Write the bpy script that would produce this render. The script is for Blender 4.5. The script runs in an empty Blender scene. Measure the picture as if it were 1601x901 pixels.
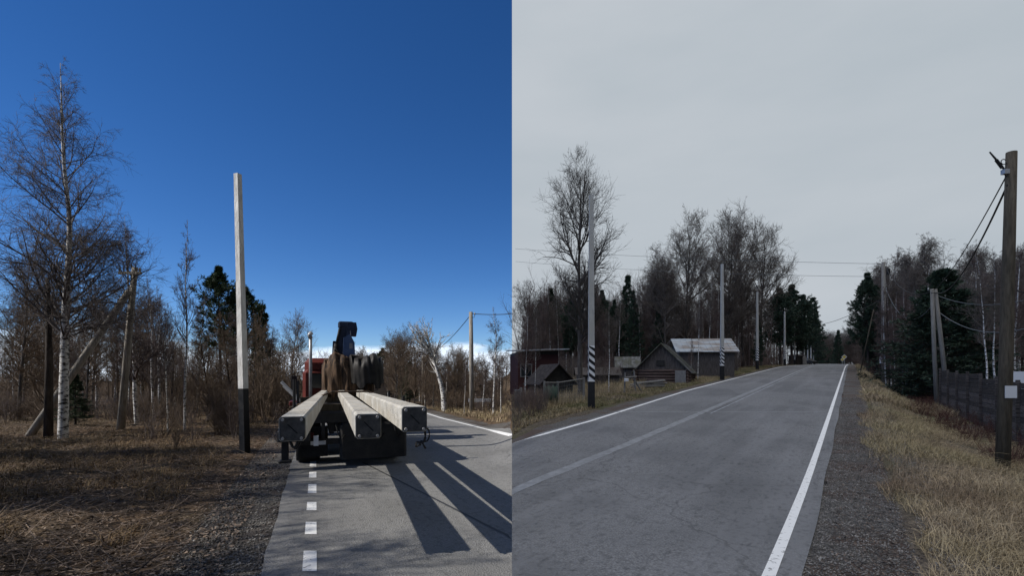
import bpy, math, random
import numpy as np
R = math.radians

# ------------------------------------------------------------------ camera
F = 800.0; CX = 800.5; HY = 590.0; HC = 2.0          # focal length and horizon in photograph pixels, eye height
scene = bpy.context.scene
cd = bpy.data.cameras.new("camera"); cam = bpy.data.objects.new("camera", cd)
scene.collection.objects.link(cam); scene.camera = cam
cam.location = (0, 0, HC); cam.rotation_euler = (R(90), 0, 0)
cd.sensor_width = 36; cd.lens = 36*F/1601; cd.shift_y = (HY-450.5)/1601
cd.clip_end = 3000; cd.clip_start = 0.1

# ------------------------------------------------------------------ world
SUN_EL = 41; SUN_AZ = 256                            # the sun stands to the left, a little behind
world = bpy.data.worlds.new("World"); scene.world = world; world.use_nodes = True
nt = world.node_tree; nt.nodes.clear(); N = nt.nodes; Lk = nt.links
out = N.new('ShaderNodeOutputWorld')
sky = N.new('ShaderNodeTexSky'); sky.sky_type = 'NISHITA'; sky.sun_disc = False
sky.sun_elevation = R(SUN_EL); sky.sun_rotation = R(SUN_AZ)
sky.altitude = 1500; sky.air_density = 0.8; sky.dust_density = 0.0; sky.ozone_density = 4.0
tc = N.new('ShaderNodeTexCoord'); sep = N.new('ShaderNodeSeparateXYZ')
Lk.new(tc.outputs['Generated'], sep.inputs[0])
hs = N.new('ShaderNodeHueSaturation'); hs.inputs['Saturation'].default_value = 1.24; hs.inputs['Hue'].default_value = .507; hs.inputs['Value'].default_value = 1.0
Lk.new(sky.outputs[0], hs.inputs['Color'])
bgb = N.new('ShaderNodeBackground'); bgb.inputs[1].default_value = 0.115
# a low bank of white cloud over the far end of the sunny road
mp = N.new('ShaderNodeMapping'); mp.inputs['Scale'].default_value = (3, 3, 16)
ns = N.new('ShaderNodeTexNoise'); ns.inputs['Scale'].default_value = 1.6; ns.inputs['Detail'].default_value = 7
Lk.new(tc.outputs['Generated'], mp.inputs[0]); Lk.new(mp.outputs[0], ns.inputs['Vector'])
hgt = N.new('ShaderNodeMapRange'); hgt.inputs['From Min'].default_value = 0.10; hgt.inputs['From Max'].default_value = 0.02
hgt.inputs['To Min'].default_value = -0.35; hgt.inputs['To Max'].default_value = 0.34
Lk.new(sep.outputs['Z'], hgt.inputs['Value'])
add = N.new('ShaderNodeMath'); add.operation = 'ADD'; Lk.new(ns.outputs['Fac'], add.inputs[0]); Lk.new(hgt.outputs[0], add.inputs[1])
cr = N.new('ShaderNodeMapRange'); cr.inputs['From Min'].default_value = 0.44; cr.inputs['From Max'].default_value = 0.64
Lk.new(add.outputs[0], cr.inputs['Value'])
mxc = N.new('ShaderNodeMix'); mxc.data_type = 'RGBA'; Lk.new(cr.outputs[0], mxc.inputs['Factor'])
Lk.new(hs.outputs[0], mxc.inputs[6]); mxc.inputs[7].default_value = (8.5, 9.6, 11.0, 1)
Lk.new(mxc.outputs[2], bgb.inputs[0])
# overcast over the right-hand road
n2 = N.new('ShaderNodeTexNoise'); n2.inputs['Scale'].default_value = 1.9; n2.inputs['Detail'].default_value = 6
mp2 = N.new('ShaderNodeMapping'); mp2.inputs['Scale'].default_value = (1, 1, 3.2)
Lk.new(tc.outputs['Generated'], mp2.inputs[0]); Lk.new(mp2.outputs[0], n2.inputs['Vector'])
rp = N.new('ShaderNodeValToRGB'); rp.color_ramp.elements[0].position = 0.3; rp.color_ramp.elements[0].color = (.45, .505, .555, 1)
rp.color_ramp.elements[1].position = 0.72; rp.color_ramp.elements[1].color = (.54, .58, .625, 1)
Lk.new(n2.outputs['Fac'], rp.inputs[0])
bgo = N.new('ShaderNodeBackground'); Lk.new(rp.outputs[0], bgo.inputs[0])
# overcast dimmed overhead and out of view behind, to deepen the sunny shadows
dk = N.new('ShaderNodeMapRange'); dk.inputs['From Min'].default_value = -0.15; dk.inputs['From Max'].default_value = 0.30; dk.inputs['To Min'].default_value = 0.16
Lk.new(sep.outputs['Y'], dk.inputs['Value'])
dz = N.new('ShaderNodeMapRange'); dz.inputs['From Min'].default_value = 0.62; dz.inputs['From Max'].default_value = 0.85; dz.inputs['To Min'].default_value = 1.0; dz.inputs['To Max'].default_value = 0.35
Lk.new(sep.outputs['Z'], dz.inputs['Value'])
ml = N.new('ShaderNodeMath'); ml.operation = 'MULTIPLY'; Lk.new(dk.outputs[0], ml.inputs[0]); Lk.new(dz.outputs[0], ml.inputs[1]); Lk.new(ml.outputs[0], bgo.inputs[1])
gt = N.new('ShaderNodeMath'); gt.operation = 'GREATER_THAN'; gt.inputs[1].default_value = 0.0; Lk.new(sep.outputs['X'], gt.inputs[0])
mxs = N.new('ShaderNodeMixShader'); Lk.new(gt.outputs[0], mxs.inputs[0]); Lk.new(bgb.outputs[0], mxs.inputs[1]); Lk.new(bgo.outputs[0], mxs.inputs[2])
Lk.new(mxs.outputs[0], out.inputs[0])

# ------------------------------------------------------------------ sun and added overcast fill: two places, each in its own weather
sunny = bpy.data.collections.new("sunny_place"); dull = bpy.data.collections.new("overcast_place")
scene.collection.children.link(sunny); scene.collection.children.link(dull)
def lamp(name, strength, angle, color, d, coll):
    l = bpy.data.lights.new(name, 'SUN'); l.energy = strength; l.angle = R(angle); l.color = color
    o = bpy.data.objects.new(name, l); scene.collection.objects.link(o)
    import mathutils
    o.rotation_euler = mathutils.Vector(d).to_track_quat('-Z', 'Y').to_euler()
    o.light_linking.receiver_collection = coll
    return o
sd = (math.cos(R(SUN_EL))*math.sin(R(SUN_AZ)), math.cos(R(SUN_EL))*math.cos(R(SUN_AZ)), math.sin(R(SUN_EL)))
lamp("sun", 4.8, 0.5, (1, .95, .87), (-sd[0], -sd[1], -sd[2]), sunny)
lamp("overcast_fill", 1.9, 90, (1, .985, .96), (0.15, 0.2, -1), dull)  # added soft lamp, makes up for the dimmed overcast on the right

vs = scene.view_settings; scene.display_settings.display_device = 'sRGB'
vs.view_transform = 'Standard'; vs.look = 'None'; vs.exposure = 0; vs.gamma = 1; vs.use_curve_mapping = False
scene.cycles.max_bounces = 5; scene.cycles.diffuse_bounces = 2; scene.cycles.use_denoising = True

# ------------------------------------------------------------------ materials
def mat(name, c, rough=0.85, c2=None, scale=4, stretch=(1,1,1), detail=6, lo=.35, hi=.65, bump=0, bscale=None,
        metal=0, island=0, spec=0.3, c3=None, big=0.3):
    m = bpy.data.materials.new(name); m.use_nodes = True; t = m.node_tree; n = t.nodes; k = t.links
    b = n['Principled BSDF']; b.inputs['Roughness'].default_value = rough; b.inputs['Metallic'].default_value = metal
    b.inputs['Specular IOR Level'].default_value = spec
    b.inputs['Base Color'].default_value = (*c, 1)
    co = n.new('ShaderNodeTexCoord'); mpn = n.new('ShaderNodeMapping'); mpn.inputs['Scale'].default_value = stretch
    k.new(co.outputs['Object'], mpn.inputs[0])
    last = None
    if c2:
        no = n.new('ShaderNodeTexNoise'); no.inputs['Scale'].default_value = scale; no.inputs['Detail'].default_value = detail; no.inputs['Roughness'].default_value = .65
        k.new(mpn.outputs[0], no.inputs['Vector'])
        r = n.new('ShaderNodeValToRGB'); r.color_ramp.elements[0].position = lo; r.color_ramp.elements[1].position = hi
        r.color_ramp.elements[0].color = (*c, 1); r.color_ramp.elements[1].color = (*c2, 1)
        k.new(no.outputs['Fac'], r.inputs[0]); last = r.outputs[0]
        if c3:
            n3 = n.new('ShaderNodeTexNoise'); n3.inputs['Scale'].default_value = big; n3.inputs['Detail'].default_value = 5
            k.new(mpn.outputs[0], n3.inputs['Vector'])
            m3 = n.new('ShaderNodeMapRange'); m3.inputs['From Min'].default_value = .44; m3.inputs['From Max'].default_value = .6
            k.new(n3.outputs['Fac'], m3.inputs['Value'])
            x = n.new('ShaderNodeMix'); x.data_type = 'RGBA'; k.new(m3.outputs[0], x.inputs['Factor'])
            k.new(last, x.inputs[6]); x.inputs[7].default_value = (*c3, 1); last = x.outputs[2]
    if island:
        g = n.new('ShaderNodeNewGeometry'); h = n.new('ShaderNodeHueSaturation')
        mr = n.new('ShaderNodeMapRange'); mr.inputs['To Min'].default_value = 1-island; mr.inputs['To Max'].default_value = 1+island
        k.new(g.outputs['Random Per Island'], mr.inputs['Value']); k.new(mr.outputs[0], h.inputs['Value'])
        if last: k.new(last, h.inputs['Color'])
        else: h.inputs['Color'].default_value = (*c, 1)
        last = h.outputs[0]
    if last: k.new(last, b.inputs['Base Color'])
    if bump:
        nb = n.new('ShaderNodeTexNoise'); nb.inputs['Scale'].default_value = bscale or scale*3; nb.inputs['Detail'].default_value = 8
        k.new(mpn.outputs[0], nb.inputs['Vector'])
        bp = n.new('ShaderNodeBump'); bp.inputs['Strength'].default_value = bump; bp.inputs['Distance'].default_value = .03
        k.new(nb.outputs['Fac'], bp.inputs['Height']); k.new(bp.outputs[0], b.inputs['Normal'])
    return m

def road_mat(name, c, c2, patch, track, yaw, line=-2.0, period=3.6):
    m = mat(name, c, .8, c2, 42, detail=2, lo=.25, hi=.75, c3=patch, big=.35, bump=.8, bscale=50); t = m.node_tree; n = t.nodes; k = t.links
    b = n['Principled BSDF']; src = b.inputs['Base Color'].links[0].from_socket
    co = n.new('ShaderNodeTexCoord'); r = n.new('ShaderNodeMapping'); r.inputs['Rotation'].default_value = (0, 0, yaw); k.new(co.outputs['Object'], r.inputs[0])
    def mix(fac, a, col, amt):
        x = n.new('ShaderNodeMix'); x.data_type = 'RGBA'; ml = n.new('ShaderNodeMath'); ml.operation = 'MULTIPLY'; ml.inputs[1].default_value = amt
        k.new(fac, ml.inputs[0]); k.new(ml.outputs[0], x.inputs['Factor']); k.new(a, x.inputs[6]); x.inputs[7].default_value = (*col, 1); return x.outputs[2]
    def noise(vec, sc, stretch, a, bb, det=4):
        mp = n.new('ShaderNodeMapping'); mp.inputs['Scale'].default_value = stretch; k.new(vec, mp.inputs[0])
        q = n.new('ShaderNodeTexNoise'); q.inputs['Scale'].default_value = sc; q.inputs['Detail'].default_value = det; k.new(mp.outputs[0], q.inputs['Vector'])
        mr = n.new('ShaderNodeMapRange'); mr.inputs['From Min'].default_value = a; mr.inputs['From Max'].default_value = bb; k.new(q.outputs['Fac'], mr.inputs['Value']); return mr.outputs[0]
    src = mix(noise(r.outputs[0], 1.6, (1, .05, 1), .45, .7), src, track, .75)          # tyre-polished lanes along the road
    src = mix(noise(r.outputs[0], 11, (1, .8, 1), .52, .72), src, tuple(v*.5 for v in c), .4)   # coarse pitted specks
    src = mix(noise(r.outputs[0], 5, (2.5, .6, 1), .58, .75, 6), src, tuple(v*.5 for v in c), .5)
    v = n.new('ShaderNodeTexVoronoi'); v.feature = 'DISTANCE_TO_EDGE'; v.inputs['Scale'].default_value = .16
    nz = n.new('ShaderNodeTexNoise'); nz.inputs['Scale'].default_value = 1.4; nz.inputs['Detail'].default_value = 5; k.new(r.outputs[0], nz.inputs['Vector'])
    ad = n.new('ShaderNodeMixRGB'); ad.blend_type = 'ADD'; ad.inputs[0].default_value = .9; k.new(r.outputs[0], ad.inputs[1]); k.new(nz.outputs['Color'], ad.inputs[2]); k.new(ad.outputs[0], v.inputs['Vector'])
    mr = n.new('ShaderNodeMapRange'); mr.inputs['From Min'].default_value = .0042; mr.inputs['From Max'].default_value = .0012; k.new(v.outputs['Distance'], mr.inputs['Value'])
    src = mix(mr.outputs[0], src, (.03,.03,.03), .35)
    k.new(src, b.inputs['Base Color']); return m

def blade_mat(name, c, c2, patch, scale=.5, isl=.45):
    """dry grass: two straw tones by patch plus a random value per blade"""
    return mat(name, c, .8, c2, scale, island=isl, c3=patch, big=.35, spec=.2)

M = {}
M['asphalt_sun'] = road_mat('asphalt_sun', (.125,.124,.12), (.32,.315,.305), (.18,.177,.17), (.25,.245,.235), R(-21))
M['asphalt_dull'] = road_mat('asphalt_dull', (.07,.072,.075), (.27,.273,.278), (.13,.133,.138), (.21,.213,.22), R(33.5))
M['paint_white'] = mat('paint_white', (.22,.22,.215), .65, (.78,.78,.76), 16, lo=.33, hi=.43, detail=8)
M['paint_worn'] = mat('paint_worn', (.16,.17,.19), .6, (.30,.32,.34), 7, lo=.3, hi=.6)
M['sealing'] = mat('sealing', (.14,.145,.15), .6, (.27,.28,.295), 5, lo=.3, hi=.7)
M['tar'] = mat('tar', (.045,.045,.045), .6)
M['gravel_dull'] = mat('gravel_dull', (.03,.028,.027), .9, (.20,.19,.175), 30, detail=3, lo=.35, hi=.72, c3=(.085,.060,.048), big=.9, bump=1, bscale=45)
M['gravel_sun'] = mat('gravel_sun', (.05,.045,.04), .9, (.26,.24,.21), 40, detail=3, lo=.42, hi=.75, c3=(.07,.055,.045), big=.8, bump=1, bscale=45)
M['soil_sun'] = mat('soil_sun', (.024,.015,.009), .95, (.17,.105,.055), 5, lo=.38, hi=.7, c3=(.075,.053,.028), big=.45, bump=1, bscale=22)
M['soil_dull'] = mat('soil_dull', (.032,.025,.020), .95, (.17,.138,.10), 14, lo=.35, hi=.7, c3=(.075,.072,.035), big=.25, bump=1, bscale=20)
M['straw_dull'] = blade_mat('straw_dull', (.50,.40,.25), (.20,.14,.09), (.36,.29,.16))
M['straw_green'] = blade_mat('straw_green', (.26,.21,.12), (.12,.125,.045), (.32,.25,.15))
M['straw_sun'] = blade_mat('straw_sun', (.28,.19,.10), (.085,.06,.035), (.15,.105,.055))
M['litter'] = mat('litter', (.20,.15,.11), .8, island=.8)
M['leaf_dull'] = mat('leaf_dull', (.12,.09,.07), .8, island=.7)
M['red_stem'] = mat('red_stem', (.095,.042,.032), .8, island=.5)
M['birch_bark'] = mat('birch_bark', (.05,.045,.04), .8, (.66,.64,.60), 2.2, stretch=(2.5,2.5,5), lo=.40, hi=.52, detail=3)
M['twig_birch'] = mat('twig_birch', (.125,.108,.102), .85, island=.35)
M['grey_bark'] = mat('grey_bark', (.035,.03,.026), .9, (.13,.115,.10), 3, stretch=(3,3,.7), lo=.3, hi=.7, bump=.6)
M['dark_bark'] = mat('dark_bark', (.022,.018,.015), .9, (.07,.055,.045), 3, stretch=(3,3,.7), bump=.6)
M['twig_purple'] = mat('twig_purple', (.105,.082,.075), .85, island=.35)
M['twig_brown'] = mat('twig_brown', (.135,.098,.068), .85, island=.4)
M['twig_dark'] = mat('twig_dark', (.07,.06,.053), .9, island=.3)
M['twig_dullbrown'] = mat('twig_dullbrown', (.13,.108,.092), .9, island=.4)
M['twig_dullred'] = mat('twig_dullred', (.125,.090,.078), .9, island=.4)
M['needle_dark'] = mat('needle_dark', (.030,.052,.030), .7, island=.5)
M['needle_green'] = mat('needle_green', (.035,.062,.024), .7, island=.5)
M['concrete_white'] = mat('concrete_white', (.42,.41,.38), .85, (.84,.83,.80), 3, bump=.6, stretch=(2,2,.6), detail=10, lo=.3, hi=.7)
M['concrete_grey'] = mat('concrete_grey', (.32,.315,.295), .85, (.48,.475,.445), 4, bump=.4, stretch=(2,2,.7), c3=(.38,.37,.33), big=1.0)
M['concrete_beam'] = mat('concrete_beam', (.34,.32,.28), .9, (.62,.60,.545), 5, bump=.8, bscale=30, c3=(.42,.385,.32), big=1.3, detail=10)
M['black_paint'] = mat('black_paint', (.008,.008,.009), .6, (.016,.016,.017), 6)
M['white_band'] = mat('white_band', (.62,.62,.60), .7, (.7,.7,.68), 6)
M['steel_dark'] = mat('steel_dark', (.012,.012,.013), .55, (.03,.028,.026), 5, bump=.2)
M['plate'] = mat('plate', (.04,.04,.038), .75, (.10,.095,.088), 12, detail=8)
M['bolt'] = mat('bolt', (.30,.29,.27), .5, (.42,.4,.37), 9)
M['rubber'] = mat('rubber', (.012,.012,.012), .85, (.022,.021,.02), 8)
M['red_cab'] = mat('red_cab', (.10,.018,.013), .5, (.16,.03,.02), 3)
M['crane_blue'] = mat('crane_blue', (.014,.022,.045), .45, (.035,.05,.09), 4)
M['crane_pale'] = mat('crane_pale', (.06,.10,.20), .5, (.10,.15,.26), 4)
M['tarp'] = mat('tarp', (.018,.011,.007), .8, (.15,.09,.05), 2.6, stretch=(4,4,.8), lo=.40, hi=.66, bump=.6)
M['tarp_dark'] = mat('tarp_dark', (.010,.009,.008), .6, (.03,.026,.022), 3)
M['glass'] = mat('glass', (.015,.018,.02), .12, spec=.6)
M['lamp_red'] = mat('lamp_red', (.06,.006,.005), .4)
M['alu'] = mat('alu', (.35,.35,.35), .45, (.5,.5,.5), 6, metal=.4)
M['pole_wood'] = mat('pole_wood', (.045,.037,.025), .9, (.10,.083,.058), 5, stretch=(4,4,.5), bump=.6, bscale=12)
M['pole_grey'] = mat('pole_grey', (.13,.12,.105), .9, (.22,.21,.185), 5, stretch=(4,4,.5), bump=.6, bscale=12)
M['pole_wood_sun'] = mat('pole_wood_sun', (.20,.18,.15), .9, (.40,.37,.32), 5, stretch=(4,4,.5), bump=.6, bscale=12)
M['old_board'] = mat('old_board', (.030,.025,.022), .9, (.13,.115,.105), 4, stretch=(7,7,.5), bump=.8, island=.3)
M['shaded_board'] = mat('shaded_board', (.016,.013,.012), .95, (.06,.05,.045), 5, bump=.6)  # dark boards, deepened in colour for the shade on the hut
M['fence_board'] = mat('fence_board', (.020,.016,.014), .9, (.13,.112,.10), 4, stretch=(.8,.8,9), bump=.8, island=.55)
M['log'] = mat('log', (.050,.033,.027), .9, (.135,.095,.08), 3, stretch=(.6,2,4), bump=.5)
M['slate'] = mat('slate', (.055,.055,.052), .9, (.20,.20,.19), 3, stretch=(1,1,1), bump=.5, c3=(.085,.085,.06), big=1.2, island=.3)
M['tin'] = mat('tin', (.24,.27,.29), .5, (.40,.44,.46), 1.6, stretch=(4,.6,1), spec=.5, c3=(.20,.17,.15), big=.9)
M['red_wall'] = mat('red_wall', (.038,.014,.013), .85, (.06,.022,.02), 5, stretch=(6,6,.5))
M['net_green'] = mat('net_green', (.035,.06,.05), .8, (.06,.09,.075), 8)
M['post_grey'] = mat('post_grey', (.13,.125,.12), .9, (.24,.235,.22), 5, stretch=(4,4,.6))
M['sheet_white'] = mat('sheet_white', (.62,.63,.64), .6)
M['wire'] = mat('wire', (.02,.02,.02), .6)
M['wire_grey'] = mat('wire_grey', (.14,.15,.15), .6)
M['porcelain'] = mat('porcelain', (.30,.29,.27), .3)
M['sign_yellow'] = mat('sign_yellow', (.55,.42,.07), .5)
M['kiosk'] = mat('kiosk', (.16,.13,.10), .9, (.22,.18,.14), 4)
M['stone'] = mat('stone', (.06,.055,.05), .9, (.30,.28,.25), 6, island=.5)

# ------------------------------------------------------------------ helpers
COLL = [dull]
def link(o): COLL[0].objects.link(o); return o
def mesh(name, V, Fc, m, parent=None, smooth=False):
    me = bpy.data.meshes.new(name)
    if isinstance(V, np.ndarray):
        Fc = np.asarray(Fc); n, s = Fc.shape
        me.vertices.add(len(V)); me.vertices.foreach_set('co', V.astype(np.float32).ravel())
        me.loops.add(n*s); me.loops.foreach_set('vertex_index', Fc.astype(np.int32).ravel())
        me.polygons.add(n); me.polygons.foreach_set('loop_start', np.arange(0, n*s, s, dtype=np.int32))
        me.update(calc_edges=True)
    else:
        me.from_pydata(V, [], Fc); me.update()
    if smooth: me.polygons.foreach_set('use_smooth', [True]*len(me.polygons))
    me.materials.append(m)
    o = bpy.data.objects.new(name, me); link(o)
    if parent: o.parent = parent
    return o
def tag(o, label=None, cat=None, group=None, kind=None):
    if label: o['label'] = label
    if cat: o['category'] = cat
    if group: o['group'] = group
    if kind: o['kind'] = kind
    return o
def empty(name, loc, rz=0, label=None, cat=None, group=None):
    o = bpy.data.objects.new(name, None); link(o); o.location = loc; o.rotation_euler = (0, 0, rz)
    o.empty_display_size = .1
    return tag(o, label, cat, group)
def dup(root, loc, rz=0, sc=None, label=None, group=None, tilt=None):
    r = root.copy(); link(r); r.location = loc; r.rotation_euler = (0, 0, rz) if tilt is None else (tilt[0], tilt[1], rz)
    if sc is not None: r.scale = sc if hasattr(sc, '__len__') else (sc, sc, sc)
    if label: r['label'] = label
    if group: r['group'] = group
    for ch in list(root.children):
        c = ch.copy(); link(c); c.parent = r
        for g in ch.children:
            d = g.copy(); link(d); d.parent = c
    return r

class MB:
    """collects boxes, bars, tubes and prisms into one mesh"""
    def __init__(s): s.v = []; s.f = []
    def quadbox(s, P):                                    # eight corners: bottom ring 0-3, top ring 4-7
        b = len(s.v); s.v += [tuple(p) for p in P]
        for q in ((3,2,1,0),(4,5,6,7),(0,1,5,4),(1,2,6,5),(2,3,7,6),(3,0,4,7)): s.f.append(tuple(b+i for i in q))
        return s
    def box(s, x0, x1, y0, y1, z0, z1):
        return s.quadbox([(x0,y0,z0),(x1,y0,z0),(x1,y1,z0),(x0,y1,z0),(x0,y0,z1),(x1,y0,z1),(x1,y1,z1),(x0,y1,z1)])
    def bevbox(s, x0, x1, y0, y1, z0, z1, b=.04):         # chamfered along its vertical and top edges
        base = len(s.v)
        def ring(z, i): return [(x0+b+i,y0+i,z),(x1-b-i,y0+i,z),(x1-i,y0+b+i,z),(x1-i,y1-b-i,z),(x1-b-i,y1-i,z),(x0+b+i,y1-i,z),(x0+i,y1-b-i,z),(x0+i,y0+b+i,z)]
        s.v += ring(z0,0)+ring(z1-b,0)+ring(z1,b*.8)
        s.f.append(tuple(base+i for i in range(7,-1,-1))); s.f.append(tuple(base+16+i for i in range(8)))
        for r in (0,8):
            for i in range(8): j=(i+1)%8; s.f.append((base+r+i,base+r+j,base+r+8+j,base+r+8+i))
        return s
    def tube(s, P, r, n=8, cap=True):
        P = np.array(P, float); K = len(P); r = np.broadcast_to(np.array(r, float), (K,))
        base = len(s.v); T = np.gradient(P, axis=0)
        ref = np.array([0,0,1.0]) if abs(T[:,2]).sum() < .8*np.linalg.norm(T, axis=1).sum() else np.array([0,1.0,0])
        for k in range(K):
            t = T[k]/np.linalg.norm(T[k]); u = np.cross(t, ref); u /= np.linalg.norm(u); w = np.cross(t, u)
            for a in range(n):
                th = 2*math.pi*a/n+.3; s.v.append(tuple(P[k]+r[k]*(u*math.cos(th)+w*math.sin(th))))
        for k in range(K-1):
            for a in range(n): b = (a+1)%n; s.f.append((base+k*n+a, base+k*n+b, base+(k+1)*n+b, base+(k+1)*n+a))
        if cap: s.f.append(tuple(base+i for i in range(n-1,-1,-1))); s.f.append(tuple(base+(K-1)*n+i for i in range(n)))
        return s
    def prism(s, pts, axis, a, b):                        # outline in two axes pulled along the third
        base = len(s.v); n = len(pts)
        for t in (a, b):
            for p in pts:
                q = list(p); q.insert(axis, t); s.v.append(tuple(q))
        s.f.append(tuple(base+i for i in range(n-1,-1,-1))); s.f.append(tuple(base+n+i for i in range(n)))
        for i in range(n): j=(i+1)%n; s.f.append((base+i,base+j,base+n+j,base+n+i))
        return s
    def build(s, name, m, parent=None, smooth=False):
        o = mesh(name, s.v, s.f, m, parent, smooth)
        import bmesh
        bm = bmesh.new(); bm.from_mesh(o.data); bmesh.ops.recalc_face_normals(bm, faces=bm.faces); bm.to_mesh(o.data); bm.free()
        return o

# ------------------------------------------------------------------ terrain
def sm(t): t = np.clip(t, 0, 1); return t*t*(3-2*t)
def xr_right(y):                                          # the white line on the right of the right-hand road
    y = np.asarray(y, float); x = 8.26+.663*(y-13.7)
    b = np.maximum(0, y-135); return x-np.where(b < 60, .008*b*b, 28.8+.96*(b-60))
def xd_left(y): return -2.25-.383*(np.asarray(y, float)-5.7)   # the dashed line of the left-hand road
def zl(y): return -.016*np.clip(np.asarray(y, float)-14, 0, 160)
def zroad(y):
    y = np.asarray(y, float)
    a = .0565*(np.sqrt((y-9)**2+9)+(y-9))/2 - .0565*(np.sqrt(81+9)-9)/2*0
    a72 = .0565*(np.sqrt((72-9)**2+9)+(72-9))/2
    t = y-72; s = (np.sqrt(t*t+36)+t)/2
    return np.maximum(0, a - (.0565-.029)*s - .013)
def terrain(x, y):
    x = np.asarray(x, float); y = np.asarray(y, float)
    left = zl(y)
    # ditch-like dip left of the sunny road
    e = xd_left(y)-x
    left = left + .0*e
    zr = zroad(y)
    e2 = x-xr_right(y)
    side = -.15+.014*np.maximum(0, y-10)
    w = sm((e2-1.9)/3.1)
    right = zr*(1-w)+np.minimum(side, zr)*w - .18*sm((e2-1.9)/1.5)*(1-sm((y-12)/20))*0
    e3 = (xr_right(y)-8.9)-x
    right = right - .35*sm((e3-2.5)/6)*sm((y-8)/10)
    px = x/np.maximum(y, 3)*800
    t = sm((px+40)/85)
    return left*(1-t)+right*t
def G(px, py, dy=0):
    """point of the ground seen at a pixel of the photograph"""
    y = np.concatenate([np.linspace(2, 60, 1200), np.linspace(60.1, 400, 2400)])
    x = (px-CX)/F*y; p = HY-F*(terrain(x, y)-HC)/y
    i = np.where(p <= py)[0]
    i = i[0] if len(i) else len(y)-1
    return (float(x[i]), float(y[i]), float(terrain(x[i], y[i])))
def at(px, d):                                            # a pixel column at a depth, on the ground
    x = (px-CX)/F*d; return (x, d, float(terrain(x, d)))
def zat(py, d): return HC+(HY-py)*d/F
rng = np.random.default_rng(7); random.seed(7)

def vnoise(x, y, s, seed=0):
    """smooth value noise for ground relief"""
    x = x/s+seed*17.3; y = y/s+seed*5.1; xi = np.floor(x); yi = np.floor(y); fx = sm(x-xi); fy = sm(y-yi)
    def h(a, b): v = np.sin(a*127.1+b*311.7+seed)*43758.5453; return v-np.floor(v)
    return (h(xi,yi)*(1-fx)+h(xi+1,yi)*fx)*(1-fy)+(h(xi,yi+1)*(1-fx)+h(xi+1,yi+1)*fx)*fy
def relief(x, y):
    """uneven verges, nothing under the roads"""
    eL = np.maximum(xd_left(y)-1.7-x, x-(xd_left(y)+8.0)); eR = np.maximum((xr_right(y)-9.6)-x, x-(xr_right(y)+1.55))
    e = np.where(x < 0, eL, eR); w = sm((e-.3)/1.5)
    b = (vnoise(x,y,2.6,1)-.5)*.22+(vnoise(x,y,.9,2)-.5)*.10+(vnoise(x,y,.35,3)-.5)*.05
    return w*b
def ground(x, y): return terrain(x, y)+relief(np.asarray(x, float), np.asarray(y, float))
def gz(x, y): return float(ground(x, y))

def sheet(name, xs, ys, m, fn, label=None):
    X, Y = np.meshgrid(xs, ys); Z = fn(X, Y); V = np.stack([X, Y, Z], -1).reshape(-1, 3)
    nx = len(xs); i = np.arange(len(ys)-1)[:,None]*nx+np.arange(nx-1)[None]; i = i.ravel()
    o = mesh(name, V, np.stack([i, i+1, i+nx+1, i+nx], -1), m, smooth=True); tag(o, kind='structure'); return o
def under(x, y):
    x = np.asarray(x, float); y = np.asarray(y, float)
    inL = sm((x-(xd_left(y)-1.6))/.35)*sm(((xd_left(y)+8.6)-x)/.35)
    inR = sm((x-(xr_right(y)-9.75))/.4)*sm((xr_right(y)+1.6-x)/.35)
    return ground(x, y)-np.where(x < 0, inL, inR)*.10
ysg = np.concatenate([np.linspace(-14, 2, 30), np.linspace(2.1, 30, 280), 30*np.power(1.012, np.arange(1, 260))])
xsg = np.concatenate([np.linspace(0, 25, 240), 25*np.power(1.02, np.arange(1, 150))])
COLL[0] = sunny
sheet('ground', -xsg[::-1], ysg, M['soil_sun'], under)
COLL[0] = dull
sheet('ground', xsg, ysg, M['soil_dull'], under)

_t = [G(px, 692-.285*(px-807)) for px in np.linspace(800, 930, 40)]
_ty = np.array([p[1] for p in _t]); _tx = np.array([p[0] for p in _t])
def edgeR(y):
    y = float(y); base = float(xr_right(y))-8.9
    if y < _ty[0]: return min(base, _tx[0]-(_ty[0]-y)*.6)
    if y > _ty[-1]: return base+(_tx[-1]-(float(xr_right(_ty[-1]))-8.9))*max(0, 1-(y-_ty[-1])/12)
    return float(np.interp(y, _ty, _tx))
_u = [G(px, 648+.25*(px-665)) for px in np.linspace(800, 690, 40)]
_uy = np.array([p[1] for p in _u]); _ux = np.array([p[0] for p in _u])
def edgeL(y):
    y = float(y); base = float(xd_left(y))+7.45
    if y < _uy[0]: return max(base, 0)
    if y > _uy[-1]: return base+(_ux[-1]-(float(xd_left(_uy[-1]))+7.45))*max(0, 1-(y-_uy[-1])/14)
    return float(np.interp(y, _uy, _ux))
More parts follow.
